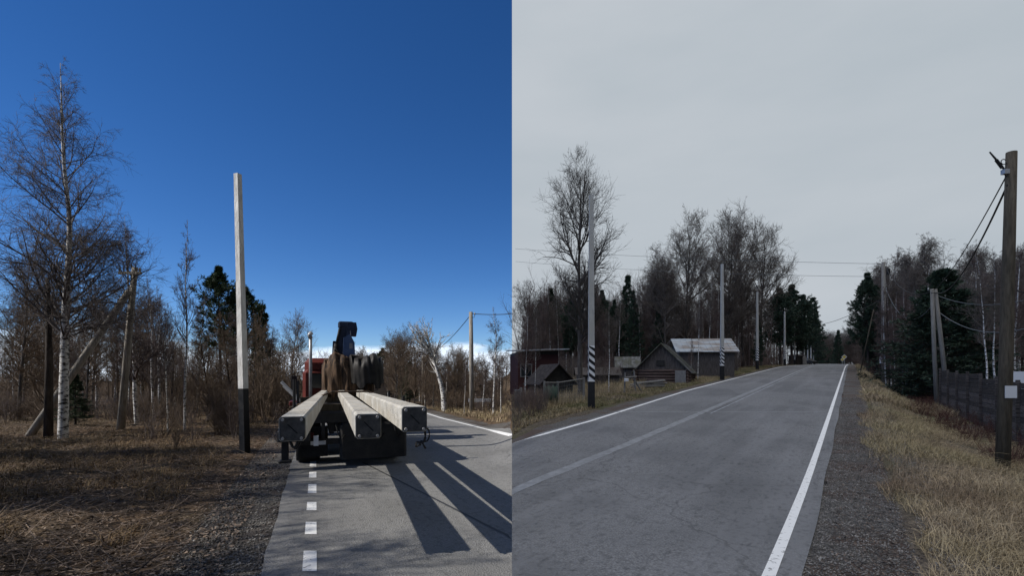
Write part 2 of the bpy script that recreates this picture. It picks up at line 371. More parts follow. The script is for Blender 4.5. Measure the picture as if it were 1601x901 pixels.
def strip(name, ys, fa, fb, m, nx, lift, side, jag=0, seed=1, kind='structure'):
    """a band of road between two plan curves, cut at the boundary between the two places"""
    rows = []
    for i, y in enumerate(ys):
        a = float(fa(y)); b = float(fb(y))
        if jag: a += jag*(vnoise(np.array(float(y)), np.array(1.), .5, seed)-.5)*1.0; b += jag*(vnoise(np.array(float(y)), np.array(3.), .4, seed+3)-.5)
        if side < 0: a = min(a, 0); b = min(b, 0)
        else: a = max(a, 0); b = max(b, 0)
        xs = np.linspace(a, b, nx); rows.append(np.stack([xs, np.full(nx, y), terrain(xs, np.full(nx, y))+lift], -1))
    V = np.concatenate(rows); n = len(ys)
    i = (np.arange(n-1)[:,None]*nx+np.arange(nx-1)[None]).ravel()
    q = np.stack([i, i+1, i+nx+1, i+nx], -1)
    wid = np.abs(V[q[:,1],0]-V[q[:,0],0])+np.abs(V[q[:,2],0]-V[q[:,3],0]); q = q[wid > 1e-5]
    return tag(mesh(name, V, q, m, smooth=True), kind=kind)
ysr = np.concatenate([np.linspace(-12, 30, 320), np.linspace(30.3, 240, 300)])
# sunny road
COLL[0] = sunny
strip('road', ysr, lambda y: xd_left(y)-.5, lambda y: edgeL(y)+.35, M['asphalt_sun'], 60, 0, -1, jag=.05)
strip('gravel_shoulder', ysr, lambda y: xd_left(y)-1.9-.9*max(0, 1-y/12), lambda y: xd_left(y)+.2, M['gravel_sun'], 14, -.02, -1, jag=.6, seed=5)
strip('gravel_shoulder', ysr, lambda y: edgeL(y)+.2, lambda y: edgeL(y)+1.25, M['gravel_sun'], 8, -.018, -1, jag=.3, seed=9)
strip('road_edge_line', ysr, lambda y: edgeL(y)-.08, lambda y: edgeL(y)+.08, M['paint_white'], 3, .005, -1)
tag(strip('tar_seam', np.linspace(3, 12, 40), lambda y: xd_left(9)-.0+ (12-y)*.62-.02, lambda y: xd_left(9)+(12-y)*.62+.03, M['tar'], 2, .004, -1), kind='structure')
yy = 5.25
for ln in (.62, .55, .5, .75, .6, 1.1):
    strip('dashed_line', np.linspace(yy, yy+ln, 6), lambda y: xd_left(y)-.075, lambda y: xd_left(y)+.075, M['paint_white'], 3, .005, -1); yy += ln+.62
# overcast road
COLL[0] = dull
strip('road', ysr, lambda y: edgeR(y)-.25, lambda y: xr_right(y)+.34+.02*math.sin(float(y)*1.1), M['asphalt_dull'], 70, 0, 1)
strip('gravel_shoulder', ysr, lambda y: xr_right(y)+.2, lambda y: xr_right(y)+1.7, M['gravel_dull'], 14, -.02, 1, jag=.5, seed=4)
strip('gravel_shoulder', ysr, lambda y: edgeR(y)-1.1, lambda y: edgeR(y)-.1, M['gravel_dull'], 10, -.02, 1, jag=.4, seed=6)
strip('road_edge_line', ysr, lambda y: xr_right(y)-.072, lambda y: xr_right(y)+.072, M['paint_white'], 3, .005, 1)
strip('road_edge_line', ysr, lambda y: edgeR(y)-.08, lambda y: edgeR(y)+.08, M['paint_white'], 3, .005, 1)
strip('repair_strip', ysr[:390], lambda y: xr_right(y)-5.15, lambda y: xr_right(y)-4.85, M['sealing'], 3, .004, 1, jag=.05)
strip('worn_line', ysr[240:420], lambda y: xr_right(y)-4.62, lambda y: xr_right(y)-4.54, M['paint_worn'], 3, .004, 1, jag=.04)
strip('worn_line', np.linspace(20.0, 20.13, 3), lambda y: xr_right(y)-8.5, lambda y: xr_right(y)-.2, M['sealing'], 40, .006, 1)

# ------------------------------------------------------------------ growth
def norm(v): return v/np.maximum(1e-9, np.linalg.norm(v, axis=-1, keepdims=True))
def grow(rg, P0, D0, L, R0, K, up=0., wander=.1, tip=.25):
    n = len(P0); P = np.zeros((n, K, 3)); P[:,0] = P0; d = norm(D0.copy())
    for k in range(1, K):
        d = norm(d+np.array([0,0,1.])*(up/K)+rg.normal(0, wander, (n,3))); P[:,k] = P[:,k-1]+d*(L/(K-1))[:,None]
    t = np.linspace(0, 1, K)[None]; return P, R0[:,None]*(1-t*(1-tip))
def spawn(rg, P, Rr, m, t0, t1, ang, angv=.25, bias=1.0):
    """start points, directions and radii of m children on every branch"""
    n, K, _ = P.shape; t = t0+(t1-t0)*rg.random((n, m))**bias
    f = t*(K-1); i = np.minimum(f.astype(int), K-2); u = (f-i)[...,None]
    idx = np.arange(n)[:,None]; A = P[idx, i]; B = P[idx, i+1]; S = A*(1-u)+B*u; T = norm(B-A)
    r = Rr[idx, i]*(1-u[...,0])+Rr[idx, i+1]*u[...,0]
    ref = rg.normal(0, 1, (n, m, 3)); U = norm(ref-(ref*T).sum(-1, keepdims=True)*T)
    a = ang+rg.normal(0, angv, (n, m)) if np.isscalar(ang) else ang(t)+rg.normal(0, angv, (n, m))
    D = T*np.cos(a)[...,None]+U*np.sin(a)[...,None]
    return S.reshape(-1,3), D.reshape(-1,3), r.ravel(), t.ravel(), np.repeat(np.arange(n), m)
def tubes(sets):
    """all the branches of a tree as one mesh"""
    Vs = []; Fs = []; base = 0
    for P, Rr, n in sets:
        B, K, _ = P.shape; T = norm(np.gradient(P, axis=1))
        ref = np.where(np.abs(T[...,2:3]) < .8, np.array([0,0,1.]), np.array([1.,0,0])); U = norm(np.cross(T, ref)); W = np.cross(T, U)
        th = 2*np.pi*np.arange(n)/n
        ring = P[:,:,None]+Rr[:,:,None,None]*(U[:,:,None]*np.cos(th)[:,None]+W[:,:,None]*np.sin(th)[:,None])
        Vs.append(ring.reshape(-1,3))
        b = (np.arange(B)[:,None,None]*K+np.arange(K-1)[None,:,None])*n; a = np.arange(n)[None,None]; c = (a+1)%n
        q = np.stack(np.broadcast_arrays(b+a, b+c, b+n+c, b+n+a), -1).reshape(-1,4); Fs.append(q+base); base += B*K*n
    return np.concatenate(Vs), np.concatenate(Fs)

def bare_tree(name, seed, H, trunk_r, bark, twig, n1=60, n2=8, n3=5, n4=3, crown0=.25, width=.28, ang0=1.0, ang1=.45, up=.5,
              lean=(0,0), twig_r=.006, droop=0, shape='cone', smooth=True, wob=.03, bare_thick=1.0, tall_leader=True):
    rg = np.random.default_rng(seed)
    root = empty(name, (0,0,0))
    T0, TR = grow(rg, np.zeros((1,3)), np.array([[lean[0], lean[1], 1.]]), np.array([H]), np.array([trunk_r]), 16, .6, wob, .06)
    T0[:,0,2] = -.2
    V, Q = tubes([(T0, TR, 8)]); mesh('trunk', V, Q, bark, root, smooth)
    def prof(t):
        s = (t-crown0)/(1-crown0)
        if shape == 'cone': return np.clip((1-s)**.75*(.35+.65*np.minimum(1, s*5+.5))+.14, .05, 1)
        if shape == 'dome': return np.clip(np.sqrt(np.clip(1-(s*.98)**2.2, 0, 1))*(.55+.45*np.minimum(1, s*2.5)), .12, 1)
        return np.clip(1-.6*s, .1, 1)
    S, D, r, t, _ = spawn(rg, T0, TR, n1, crown0, .98, lambda t: ang0+(ang1-ang0)*(t-crown0)/(1-crown0), .18, 1.05)
    L = H*width*prof(t)*rg.uniform(.65, 1.15, len(t)); sets = []
    kp = rg.random(len(t)) < np.clip(.35+1.0*prof(t), 0, 1); S, D, r, t, L = S[kp], D[kp], r[kp], t[kp], L[kp]
    P1, R1 = grow(rg, S, D, L, np.minimum(r*.55, .012+L*.013)*bare_thick, 9, up, .10, .2); sets.append((P1, R1, 5))
    S, D, r, t, pi = spawn(rg, P1, R1, n2, .15, .98, .75, .25)
    kp = rg.random(len(t)) < np.clip(L[pi]/L.max()*1.5, .22, 1); S, D, r, t, pi = S[kp], D[kp], r[kp], t[kp], pi[kp]
    L2 = L[pi]*rg.uniform(.28, .6, len(t))*(1.15-.6*t)
    P2, R2 = grow(rg, S, D, L2, np.maximum(r*.6, twig_r), 6, up*.8, .14, .35); sets.append((P2, R2, 4))
    S, D, r, t, pi = spawn(rg, P2, R2, n3, .15, 1, .7, .3)
    kp = rg.random(len(t)) < np.clip(L2[pi]/L2.max()*2.0, .3, 1); S, D, r, t, pi = S[kp], D[kp], r[kp], t[kp], pi[kp]
    L3 = L2[pi]*rg.uniform(.3, .65, len(t))
    P3, R3 = grow(rg, S, D, L3, np.maximum(r*.6, twig_r*.8), 5, up*.6-droop, .16, .5); sets.append((P3, R3, 3))
    if n4:
        S, D, r, t, pi = spawn(rg, P3, R3, n4, .2, 1, .6, .3)
        L4 = np.clip(L3[pi]*rg.uniform(.4, .8, len(t)), .12, .8)
        P4, R4 = grow(rg, S, D, L4, np.full(len(t), twig_r*.75), 3, .2-droop*1.5, .15, .6); sets.append((P4, R4, 3))
    V, Q = tubes(sets); mesh('crown', V, Q, twig, root)
    return root

def shrub(name, seed, H, n=14, spread=.45, twig=None, n2=7, n3=5, r=.014):
    rg = np.random.default_rng(seed); root_m = []
    a = rg.uniform(0, 2*np.pi, n); rad = rg.uniform(0, .25, n)
    P0 = np.stack([np.cos(a)*rad, np.sin(a)*rad, np.full(n, -.1)], -1)
    D = np.stack([np.cos(a)*spread*rg.random(n), np.sin(a)*spread*rg.random(n), np.ones(n)], -1)
    L = H*rg.uniform(.5, 1.05, n); P1, R1 = grow(rg, P0, D, L, np.full(n, r)*rg.uniform(.7,1.4,n), 8, .3, .09, .3)
    S, D, rr, t, pi = spawn(rg, P1, R1, n2, .2, .98, .6, .2); L2 = L[pi]*rg.uniform(.2, .45, len(t))*(1.2-.6*t)
    P2, R2 = grow(rg, S, D, L2, np.maximum(rr*.55, .005), 5, .5, .12, .4)
    S, D, rr, t, pi = spawn(rg, P2, R2, n3, .15, 1, .6, .25); L3 = L2[pi]*rg.uniform(.3, .6, len(t))
    P3, R3 = grow(rg, S, D, L3, np.full(len(t), .0045), 4, .3, .14, .5)
    V, Q = tubes([(P1,R1,4),(P2,R2,3),(P3,R3,3)]); return V, Q

def blades(B, D, Lb, W, bend, rg):
    """thin bent blades, three points each: base points B, horizontal lean D"""
    n = len(B); up = np.array([0,0,1.])
    d1 = norm(up+D*.5); d2 = norm(up*(1-bend)[:,None]+D*(.6+bend)[:,None]); side = norm(np.cross(D+1e-4, up)+rg.normal(0,.3,(n,3)))
    p1 = B+d1*(Lb*.5)[:,None]; p2 = p1+d2*(Lb*.55)[:,None]; w = W[:,None]
    V = np.stack([B-side*w, B+side*w, p1+side*w*.7, p1-side*w*.7, p2+side*w*.12, p2-side*w*.12], 1).reshape(-1,3)
    i = np.arange(n)[:,None]*6
    return V, np.concatenate([i+np.array([[0,1,2,3]]), i+np.array([[3,2,4,5]])], 0)

def conifer(name, seed, H, base_w, kind='spruce', bark=None, needle=None, crown0=.08, nw=34, per=7, dens=1.0):
    rg = np.random.default_rng(seed); root = empty(name, (0,0,0)); r0 = H*.014
    T0, TR = grow(rg, np.zeros((1,3)), np.array([[0,0,1.]]), np.array([H]), np.array([r0]), 14, .5, .012, .08); T0[:,0,2] = -.2
    V, Q = tubes([(T0, TR, 7)]); mesh('trunk', V, Q, bark, root, True)
    n = nw*per; t = crown0+(1-crown0)*(np.repeat(np.arange(nw), per)+rg.uniform(-.4,.4,n)+.5)/nw; t = np.clip(t, crown0, .985)
    az = rg.uniform(0, 2*np.pi, n); s = (t-crown0)/(1-crown0)
    f = t*13; i = np.minimum(f.astype(int), 12); u = (f-i)[:,None]; S = T0[0,i]*(1-u)+T0[0,i+1]*u
    if kind == 'spruce':
        L = base_w*((1-s)**.85*.94+.06)*rg.uniform(.7,1.15,n)*(.75+.25*np.minimum(1,s*6)); el = -.15+.65*s+rg.normal(0,.1,n); up = .25
    else:
        clump = .6+.55*vnoise(az*2.2+seed, s*7, 1.0, seed)
        L = base_w*np.sqrt(np.clip(1-(2*s-.72)**2*.62, .04, 1))*np.clip((1-s)*2.6,.22,1)*clump*rg.uniform(.7,1.15,n); el = .1+.7*s+rg.normal(0,.2,n); up = .6
    D = np.stack([np.cos(az)*np.cos(el), np.sin(az)*np.cos(el), np.sin(el)], -1)
    P1, R1 = grow(rg, S, D, L, np.clip(L*.014, .01, .06), 6, up, .06, .3)
    m2 = 9 if kind == 'spruce' else 8
    S2, D2, r2, t2, pi = spawn(rg, P1, R1, m2, .25 if kind=='spruce' else .45, 1, .9, .25); L2 = np.clip(L[pi]*.30*(1.25-.7*t2), .12, 1.1)*rg.uniform(.7,1.2,len(t2))
    if kind == 'spruce': D2[:,2] *= .45
    P2, R2 = grow(rg, S2, D2, L2, np.full(len(t2), .008), 4, .1 if kind=='spruce' else .7, .1, .5)
    allP = [(P1,R1,4),(P2,R2,3)]
    V1, Q1 = tubes(allP)
    # needles: short blades along every twig
    k = int((11 if kind == 'spruce' else 15)*dens)
    S3, D3, _, _, _ = spawn(rg, P2, R2, k, .0, 1, .75, .3); S4, D4, _, _, _ = spawn(rg, P1, R1, int(8*dens), .35, 1, .75, .3)
    B = np.concatenate([S3, S4]); D3 = np.concatenate([D3, D4]); nn = len(B); Ln = rg.uniform(.14,.30,nn)*(H/12)**.3
    W = rg.uniform(.018,.034,nn)*(H/12)**.3; side = norm(np.cross(D3, rg.normal(0,1,(nn,3)))); E = B+D3*Ln[:,None]; mid = B+D3*(Ln*.45)[:,None]
    VV = np.stack([B, mid+side*W[:,None], E, mid-side*W[:,None]], 1).reshape(-1,3); QQ = np.arange(nn*4).reshape(-1,4)
    mesh('branches', V1, Q1, bark, root)
    mesh('foliage', VV, QQ, needle, root)
    return root

def place(o, loc, rz=None, sc=None, label=None, cat=None, group=None):
    o.location = loc
    if rz is not None: o.rotation_euler[2] = rz
    if sc is not None: o.scale = sc if hasattr(sc, '__len__') else (sc,sc,sc)
    return tag(o, label, cat, group)

# =================================================================== THE SUNNY PLACE (left)
COLL[0] = sunny
rr = random.Random(3)
x, y, z = G(98, 684)
big = bare_tree('birch_tree', 11, 13.5, .155, M['birch_bark'], M['twig_birch'], n1=84, n2=11, n3=7, n4=4, crown0=.24, width=.225, ang0=1.1, ang1=.45, up=.5, twig_r=.0048, droop=.5, bare_thick=.75)
place(big, (x, y, z-.05), 0, None, 'tall white-trunked birch with a wide bare crown, the tallest tree against the blue sky', 'birch tree')
# stock trees of the sunny side
bA = bare_tree('birch_tree', 21, 10, .085, M['birch_bark'], M['twig_purple'], n1=48, n2=8, n3=5, n4=3, crown0=.2, width=.20, ang0=.9, ang1=.35, up=.7, twig_r=.007)
bB = bare_tree('birch_tree', 22, 10, .075, M['birch_bark'], M['twig_purple'], n1=40, n2=7, n3=5, n4=2, crown0=.3, width=.15, ang0=.7, ang1=.3, up=.7, twig_r=.007, lean=(.05,0))
bC = bare_tree('bare_tree', 23, 10, .11, M['grey_bark'], M['twig_brown'], n1=50, n2=8, n3=5, n4=3, crown0=.12, width=.30, ang0=.95, ang1=.5, up=.7, twig_r=.008, shape='dome')
bD = bare_tree('bare_tree', 24, 10, .09, M['dark_bark'], M['twig_brown'], n1=60, n2=7, n3=5, n4=2, crown0=.08, width=.22, ang0=.9, ang1=.4, up=.7, twig_r=.008)
stock = {'a': bA, 'b': bB, 'c': bC, 'd': bD}; used = {}
def tree(kind, px, d, top, label=None, group=None, cat='tree', w=1.0, coll=None):
    """a tree whose trunk stands at pixel column px and depth d and whose top reaches pixel row top"""
    x_, y_, z_ = at(px, d); z_ = gz(x_, y_); h = zat(top, d)-z_; src = stock[kind]
    H0 = 10.0 if kind not in HS else HS[kind]
    s = h/H0; scl = (s*w*rr.uniform(.9,1.1), s*w*rr.uniform(.9,1.1), s)
    if kind in used: o = dup(src, (x_, y_, z_-.05), rr.uniform(0,6.28), scl)
    else: o = place(src, (x_, y_, z_-.05), rr.uniform(0,6.28), scl); used[kind] = 1
    for k_ in ('group',):
        if k_ in o: del o[k_]
    return tag(o, label, cat, group)
HS = {}
tree('a', 214, 23.5, 335, 'slim white birch behind the braced wooden pole', cat='birch tree', w=1.15)
tree('b', 289, 21, 340, 'thin young birch standing between the braced pole and the white post', cat='birch tree', w=.8)
tree('b', 262, 20, 470, 'short thin birch sapling left of the thin young birch', cat='birch tree', w=.9)
tree('d', 72, 19.2, 400, 'dark thin tree just left of the tall birch', w=.9)
tree('a', 240, 26, 430, 'small birch with pale stem behind the braced pole on its right', cat='birch tree')
tree('c', 30, 27, 395, 'broad bare tree at the left edge behind the tall birch', w=1.0)
tree('c', 135, 33, 470, 'broad bare tree behind and right of the tall birch')
tree('c', 395, 26, 500, 'bushy bare tree just right of the white post', w=1.0)
tree('d', 360, 24, 475, 'brown bare tree directly behind the white post', w=1.3)
tree('d', 325, 25, 500, 'brown bare tree left of the white post', w=1.4)
tree('d', 430, 27, 520, 'low brown bare tree beside the red truck cab', w=1.6)
gl = 'bare brown tree in the thicket on the left of the sunny road'; gg = 'thicket trees left of the sunny road'
for i in range(46):
    px = rr.uniform(-40, 470); d = rr.uniform(29, 60)
    top = 590-(rr.uniform(3.2, 5.6)+ (1.2 if px < 260 else 0))/d*F*(1 if d < 45 else 1.05)
    tree(rr.choice('ccddab'), px, d, top, gl, gg, w=rr.uniform(.9,1.5))
# the trees along the sunny road's far right side
tree('b', 772, 29, 478, 'tallest pinkish birch at the far right roadside of the sunny road', cat='birch tree', w=1.2)
tree('b', 783, 28, 540, 'pale birch right of the tallest pinkish birch', cat='birch tree', w=1.1)
tree('b', 755, 30, 548, 'pale birch left of the tallest pinkish birch', cat='birch tree', w=1.1)
tree('b', 726, 31, 552, 'leaning pale birch by the sunny roadside pole', cat='birch tree', w=.9)
gl = 'bare tree in the wood right of the sunny road'; gg = 'wood right of the sunny road'
for i in range(44):
    px = rr.uniform(600, 792); d = rr.uniform(36, 62); hh = 2.9+1.2*math.sin((px-600)/34.)
    if 655 < px < 705: hh -= 1.0
    tree(rr.choice('ccdab'), px, d, 590-hh/45*F*rr.uniform(.85,1.08), gl, gg, w=rr.uniform(.9,1.4))
for i in range(16):
    px = rr.uniform(470, 640); d = rr.uniform(70, 110)
    tree(rr.choice('cda'), px, d, 590-rr.uniform(26, 44), 'distant bare tree at the far end of the sunny road', 'distant trees at the end of the sunny road', w=1.3)
# pale knobbly pollard
pol = bare_tree('pollard_tree', 31, 5.6, .22, M['birch_bark'], M['birch_bark'], n1=22, n2=5, n3=4, n4=0, crown0=.45, width=.45, ang0=1.0, ang1=.7, up=.9, twig_r=.02, shape='dome', wob=.06, bare_thick=2.0)
x, y, z = at(695, 35); place(pol, (x, y, z-.05), 1, None, 'pale knobbly pollard tree with stubby white limbs by the sunny roadside', 'tree')
# off-frame trees to the left, which throw the dappled shade on the verge
for i, (tx, ty, h) in enumerate([(-19.5, 12, 1.2), (-15.5, 9.0, 1.0), (-13.5, 5.5, .9), (-17, 6.5, 1.15), (-22, 15, 1.1), (-12, 2.5, 1.0), (-24, 10, 1.2), (-15, 12.5, .75)]):
    o = dup(bC if i % 2 else bD, (tx, ty, gz(tx, ty)-.05), i*1.3, (h*1.3, h*1.3, h))
    if 'group' in o: del o['group']
    tag(o, 'bare tree on the near left verge outside the picture', 'tree', 'trees on the near left verge')

conS = conifer('pine_tree', 41, 10, 2.0, 'pine', M['dark_bark'], M['needle_green'], crown0=.42, nw=20, per=7)
def con(src, px, d, top, label, group=None, cat='conifer', w=1.0, H=10., first=False):
    x_, y_, z_ = at(px, d); z_ = gz(x_, y_); s = (zat(top, d)-z_)/H; scl = (s*w, s*w, s)
    o = place(src, (x_, y_, z_-.05), rr.uniform(0,6), scl) if first else dup(src, (x_, y_, z_-.05), rr.uniform(0,6), scl)
    if 'group' in o: del o['group']
    return tag(o, label, cat, group)
con(conS, 344, 33, 418, 'rounded dark green pine to the left behind the white post', cat='pine tree', first=True)
con(conS, 383, 36, 450, 'smaller dark pine showing to the right of the white post', cat='pine tree')
spS = conifer('spruce_tree', 42, 10, 2.3, 'spruce', M['dark_bark'], M['needle_green'], crown0=.12, nw=30, per=6)
con(spS, 412, 33, 478, 'small blue-green spruce above the brown thicket by the truck', cat='spruce tree', first=True, w=.8)
con(spS, 640, 50, 566, 'small dark spruce in the wood right of the sunny road', cat='spruce tree', w=1.5)
con(conS, 598, 62, 545, 'dark pine at the left end of the wood right of the sunny road', cat='pine tree', w=1.2)
con(spS, 118, 22, 585, 'low dark spruce beside the foot of the tall birch', cat='spruce tree', w=1.5)

# shrubs
def shrub_src(seed, m, label, cat='shrub', **k):
    V, Q = shrub('shrub', seed, 2.4, **k); o = mesh('shrub', V, Q, m); return o
shA = shrub_src(51, M['twig_brown'], ''); shB = shrub_src(52, M['twig_purple'], '', n=10, spread=.6); shC = shrub_src(53, M['twig_brown'], '', n=22, spread=.8, n2=6)
first = {}
def shr(src, px=None, py=None, d=None, s=1.0, label=None, group=None, xy=None):
    if xy: x_, y_ = xy
    elif d: x_, y_, _ = at(px, d)
    else: x_, y_, _ = G(px, py)
    z_ = gz(x_, y_)
    if src.name in first: o = src.copy(); link(o)
    else: o = src; first[src.name] = 1
    o.location = (x_, y_, z_-.03); o.rotation_euler = (0,0,rr.uniform(0,6.28)); o.scale = (s*rr.uniform(.9,1.2),)*2+(s,)
    return tag(o, label, 'shrub', group)
for i in range(115):
    px = rr.uniform(-30, 470); d = rr.uniform(21.5, 38)
    if px < 230 and d < 24: d += 4
    shr(rr.choice([shA, shA, shB, shC]), px, d=d, s=rr.uniform(.5,.95)*(1.5 if px > 290 else .8), label='bare brown shrub in the thicket left of the sunny road', group='shrubs of the thicket left of the sunny road')
for i, (px, py, s) in enumerate([(235, 690, .6), (275, 700, .5), (300, 690, .55), (245, 684, .8), (440, 690, .5), (355, 680, .5)]):
    shr([shB, shA][i % 2], px, py, s=s, label=['small leggy shrub in front of the thin young birch','low shrub on the open litter left of the white post','low twiggy shrub between birch and white post','forked shrub right of the braced pole','low shrub by the left side of the loaded truck','low shrub just left behind the white post'][i])
for i in range(60):
    px = rr.uniform(596, 800); d = rr.uniform(28, 46)
    xx, yy_, _ = at(px, d)
    if xx < xd_left(yy_)+9.3: continue
    if xx > -.3: continue
    shr(rr.choice([shA, shB, shC]), xy=(xx, yy_), s=rr.uniform(.45,.8), label='bare shrub along the far right side of the sunny road', group='shrubs right of the sunny road')

for i in range(20):
    px = rr.uniform(318, 462); d = rr.uniform(16.5, 22); xx, yy_, _ = at(px, d)
    if xx < float(xd_left(yy_))-2.6: shr(rr.choice([shA, shB]), xy=(xx, yy_), s=rr.uniform(.45,.8), label='reddish brown scrub close around the foot of the white post', group='scrub around the white post')
# far wood as one mass
def woodland(name, seed, n, xr, yr, hr, m, label, coneline=None):
    rg = np.random.default_rng(seed); x_ = rg.uniform(*xr, n); y_ = rg.uniform(*yr, n)
    def off(a, b): return (a < 0) | (a < xr_right(b)-8.9-4) | (a > xr_right(b)+4)       # never on the road
    k = off(x_, y_); x_, y_ = x_[k], y_[k]; n = len(x_); z_ = terrain(x_, y_)
    L = rg.uniform(*hr, n)
    P0 = np.stack([x_, y_, z_-.2], -1); P1, R1 = grow(rg, P0, np.tile([[0,0,1.]], (n,1))+rg.normal(0,.06,(n,3)), L, np.full(n,.09), 6, .3, .05, .2)
    S, D, r, t, pi = spawn(rg, P1, R1, 16, .15, 1, .8, .2); L2 = L[pi]*rg.uniform(.12,.28,len(t))
    P2, R2 = grow(rg, S, D, L2, np.full(len(t), .022), 4, .6, .1, .4)
    S, D, r, t, pi = spawn(rg, P2, R2, 5, .1, 1, .7, .2); P3, R3 = grow(rg, S, D, L2[pi]*.5, np.full(len(t), .012), 3, .4, .1, .5)
    # undergrowth: short brushy stems
    k = n*7; x_ = rg.uniform(*xr, k); y_ = rg.uniform(*yr, k); q = off(x_, y_); x_, y_ = x_[q], y_[q]; k = len(x_); P0 = np.stack([x_, y_, terrain(x_, y_)-.2], -1); Lu = rg.uniform(1.5, 4.2, k)
    Pu, Ru = grow(rg, P0, np.tile([[0,0,1.]], (k,1))+rg.normal(0,.25,(k,3)), Lu, np.full(k,.03), 4, .3, .1, .3)
    S, D, r, t, pi = spawn(rg, Pu, Ru, 9, .1, 1, .6, .3); Pv, Rv = grow(rg, S, D, Lu[pi]*rg.uniform(.25,.5,len(t)), np.full(len(t), .016), 3, .4, .12, .5)
    V, Q = tubes([(P1,R1,4),(P2,R2,3),(P3,R3,3),(Pu,Ru,3),(Pv,Rv,3)]); return tag(mesh(name, V, Q, m), label, 'wood', kind='stuff')
woodland('woodland', 61, 330, (-120, -34), (62, 120), (6, 10), M['twig_brown'], 'far brown wood behind the thicket left of the sunny road')
woodland('woodland', 62, 160, (-34, -3), (64, 110), (4, 6.5), M['twig_brown'], 'far brown wood behind the roadside trees right of the sunny road')

# ---- posts and poles of the sunny place
def square_post(name, base, top, w0, w1, zones, label, group=None, stripes=None, cat='post', body=None):
    """tapered concrete post; zones = [(z0, z1, material, part name)]"""
    root = empty(name, base, 0, label, cat, group); dx = top[0]-base[0]; dyy = top[1]-base[1]; H = top[2]-base[2]
    def ring(z, w): f = z/H; cx, cy = dx*f, dyy*f; return [(cx-w,cy-w,z),(cx+w,cy-w,z),(cx+w,cy+w,z),(cx-w,cy+w,z)]
    for z0, z1, m, nm in zones:
        a = w0+(w1-w0)*max(0,z0)/H; b = w0+(w1-w0)*z1/H
        MB().quadbox(ring(z0, a)+ring(z1, b)).build(nm, m, root)
    return root
x, y, z = G(383, 709); zt = zat(270, y); zb = zat(608, y)
wp = square_post('concrete_post', (x, y, z), ((368-CX)/F*y, y, zt), .092, .068, [(-.15, zb-z, M['black_paint'], 'painted_base'), (zb-z, zt-z, M['concrete_white'], 'shaft')],
    'tall white concrete post with a black base on the sunny verge beside the truck', cat='utility post'); wp.rotation_euler[2] = R(-20)
# braced wooden pole
x, y, z = G(188, 672); tx = (211-CX)/F*y; tz = zat(418, y)
ro = empty('utility_pole', (x, y, z), 0, 'old weathered wooden pole with a long slanting brace in the thicket', 'utility pole')
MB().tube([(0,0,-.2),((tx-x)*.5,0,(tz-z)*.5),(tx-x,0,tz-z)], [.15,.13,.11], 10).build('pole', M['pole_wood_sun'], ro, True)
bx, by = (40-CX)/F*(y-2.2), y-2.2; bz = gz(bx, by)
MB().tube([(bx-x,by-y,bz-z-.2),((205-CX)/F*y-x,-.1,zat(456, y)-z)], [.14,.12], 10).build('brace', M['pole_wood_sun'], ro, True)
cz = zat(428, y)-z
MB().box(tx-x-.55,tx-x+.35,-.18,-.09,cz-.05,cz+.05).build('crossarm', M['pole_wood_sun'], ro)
for sx in (-.5,.3): MB().tube([(tx-x+sx,-.14,cz+.05),(tx-x+sx,-.14,cz+.13),(tx-x+sx,-.14,cz+.2)],[.02,.045,.03],8).build('insulator', M['porcelain'], ro, True)
# broken dark snag
x, y, z = G(73, 684)
o = MB().tube([(0,0,-.2),(.03,0,2.5),(-.02,0,zat(430,y)-z)],[.15,.12,.06],8).build('tree_snag', M['dark_bark'], None, True); o.location=(x-.4,y+.5,z); tag(o,'dark dead snag standing left of the tall birch','dead trunk')

def wood_pole(px, d, top, r, label, mat_, base_py=None, lean=0., group=None, wires_arm=True, nm='utility_pole'):
    x_, y_, z_ = at(px, d); z_ = gz(x_, y_); h = zat(top, d)-z_
    ro = empty(nm, (x_, y_, z_), 0, label, 'utility pole', group)
    MB().tube([(0,0,-.25),(lean*h*.5,0,h*.5),(lean*h,0,h)], [r*1.12,r,r*.82], 10).build('pole', mat_, ro, True)
    if wires_arm:
        MB().tube([(lean*h,0,h-.35),(lean*h+.22,-.05,h-.33),(lean*h+.24,-.05,h-.18)],[.015]*3,6).build('hook', M['steel_dark'], ro)
        MB().tube([(lean*h+.24,-.05,h-.2),(lean*h+.24,-.05,h-.13),(lean*h+.24,-.05,h-.05)],[.03,.05,.03],8).build('insulator', M['porcelain'], ro, True)
    return ro, (x_, y_, z_, h)
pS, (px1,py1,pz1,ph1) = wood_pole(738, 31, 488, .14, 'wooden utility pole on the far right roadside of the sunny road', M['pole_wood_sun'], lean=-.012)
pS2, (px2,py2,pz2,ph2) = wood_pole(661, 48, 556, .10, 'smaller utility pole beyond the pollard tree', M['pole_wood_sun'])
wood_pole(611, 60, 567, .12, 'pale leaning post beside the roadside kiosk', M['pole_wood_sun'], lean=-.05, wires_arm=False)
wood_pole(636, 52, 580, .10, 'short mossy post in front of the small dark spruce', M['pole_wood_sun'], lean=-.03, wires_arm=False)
def wire(a, b, sag, r, label, m='wire', n=26, nm='power_line'):
    a = np.array(a, float); b = np.array(b, float); t = np.linspace(0,1,n)[:,None]; P = a+(b-a)*t; P[:,2] -= 4*sag*(t*(1-t))[:,0]
    return tag(MB().tube(P, r, 5).build(nm, M[m], None, True), label, 'cable')
wire((px1-.1,py1,pz1+ph1-.2),(px2,py2,pz2+ph2-.1), .5, .022, 'sagging dark cable from the sunny roadside pole to the smaller pole')
wire((px1,py1,pz1+ph1-.1),(-.05, 30.0, zat(491,30)), .05, .022, 'dark cable leading right from the sunny roadside pole')
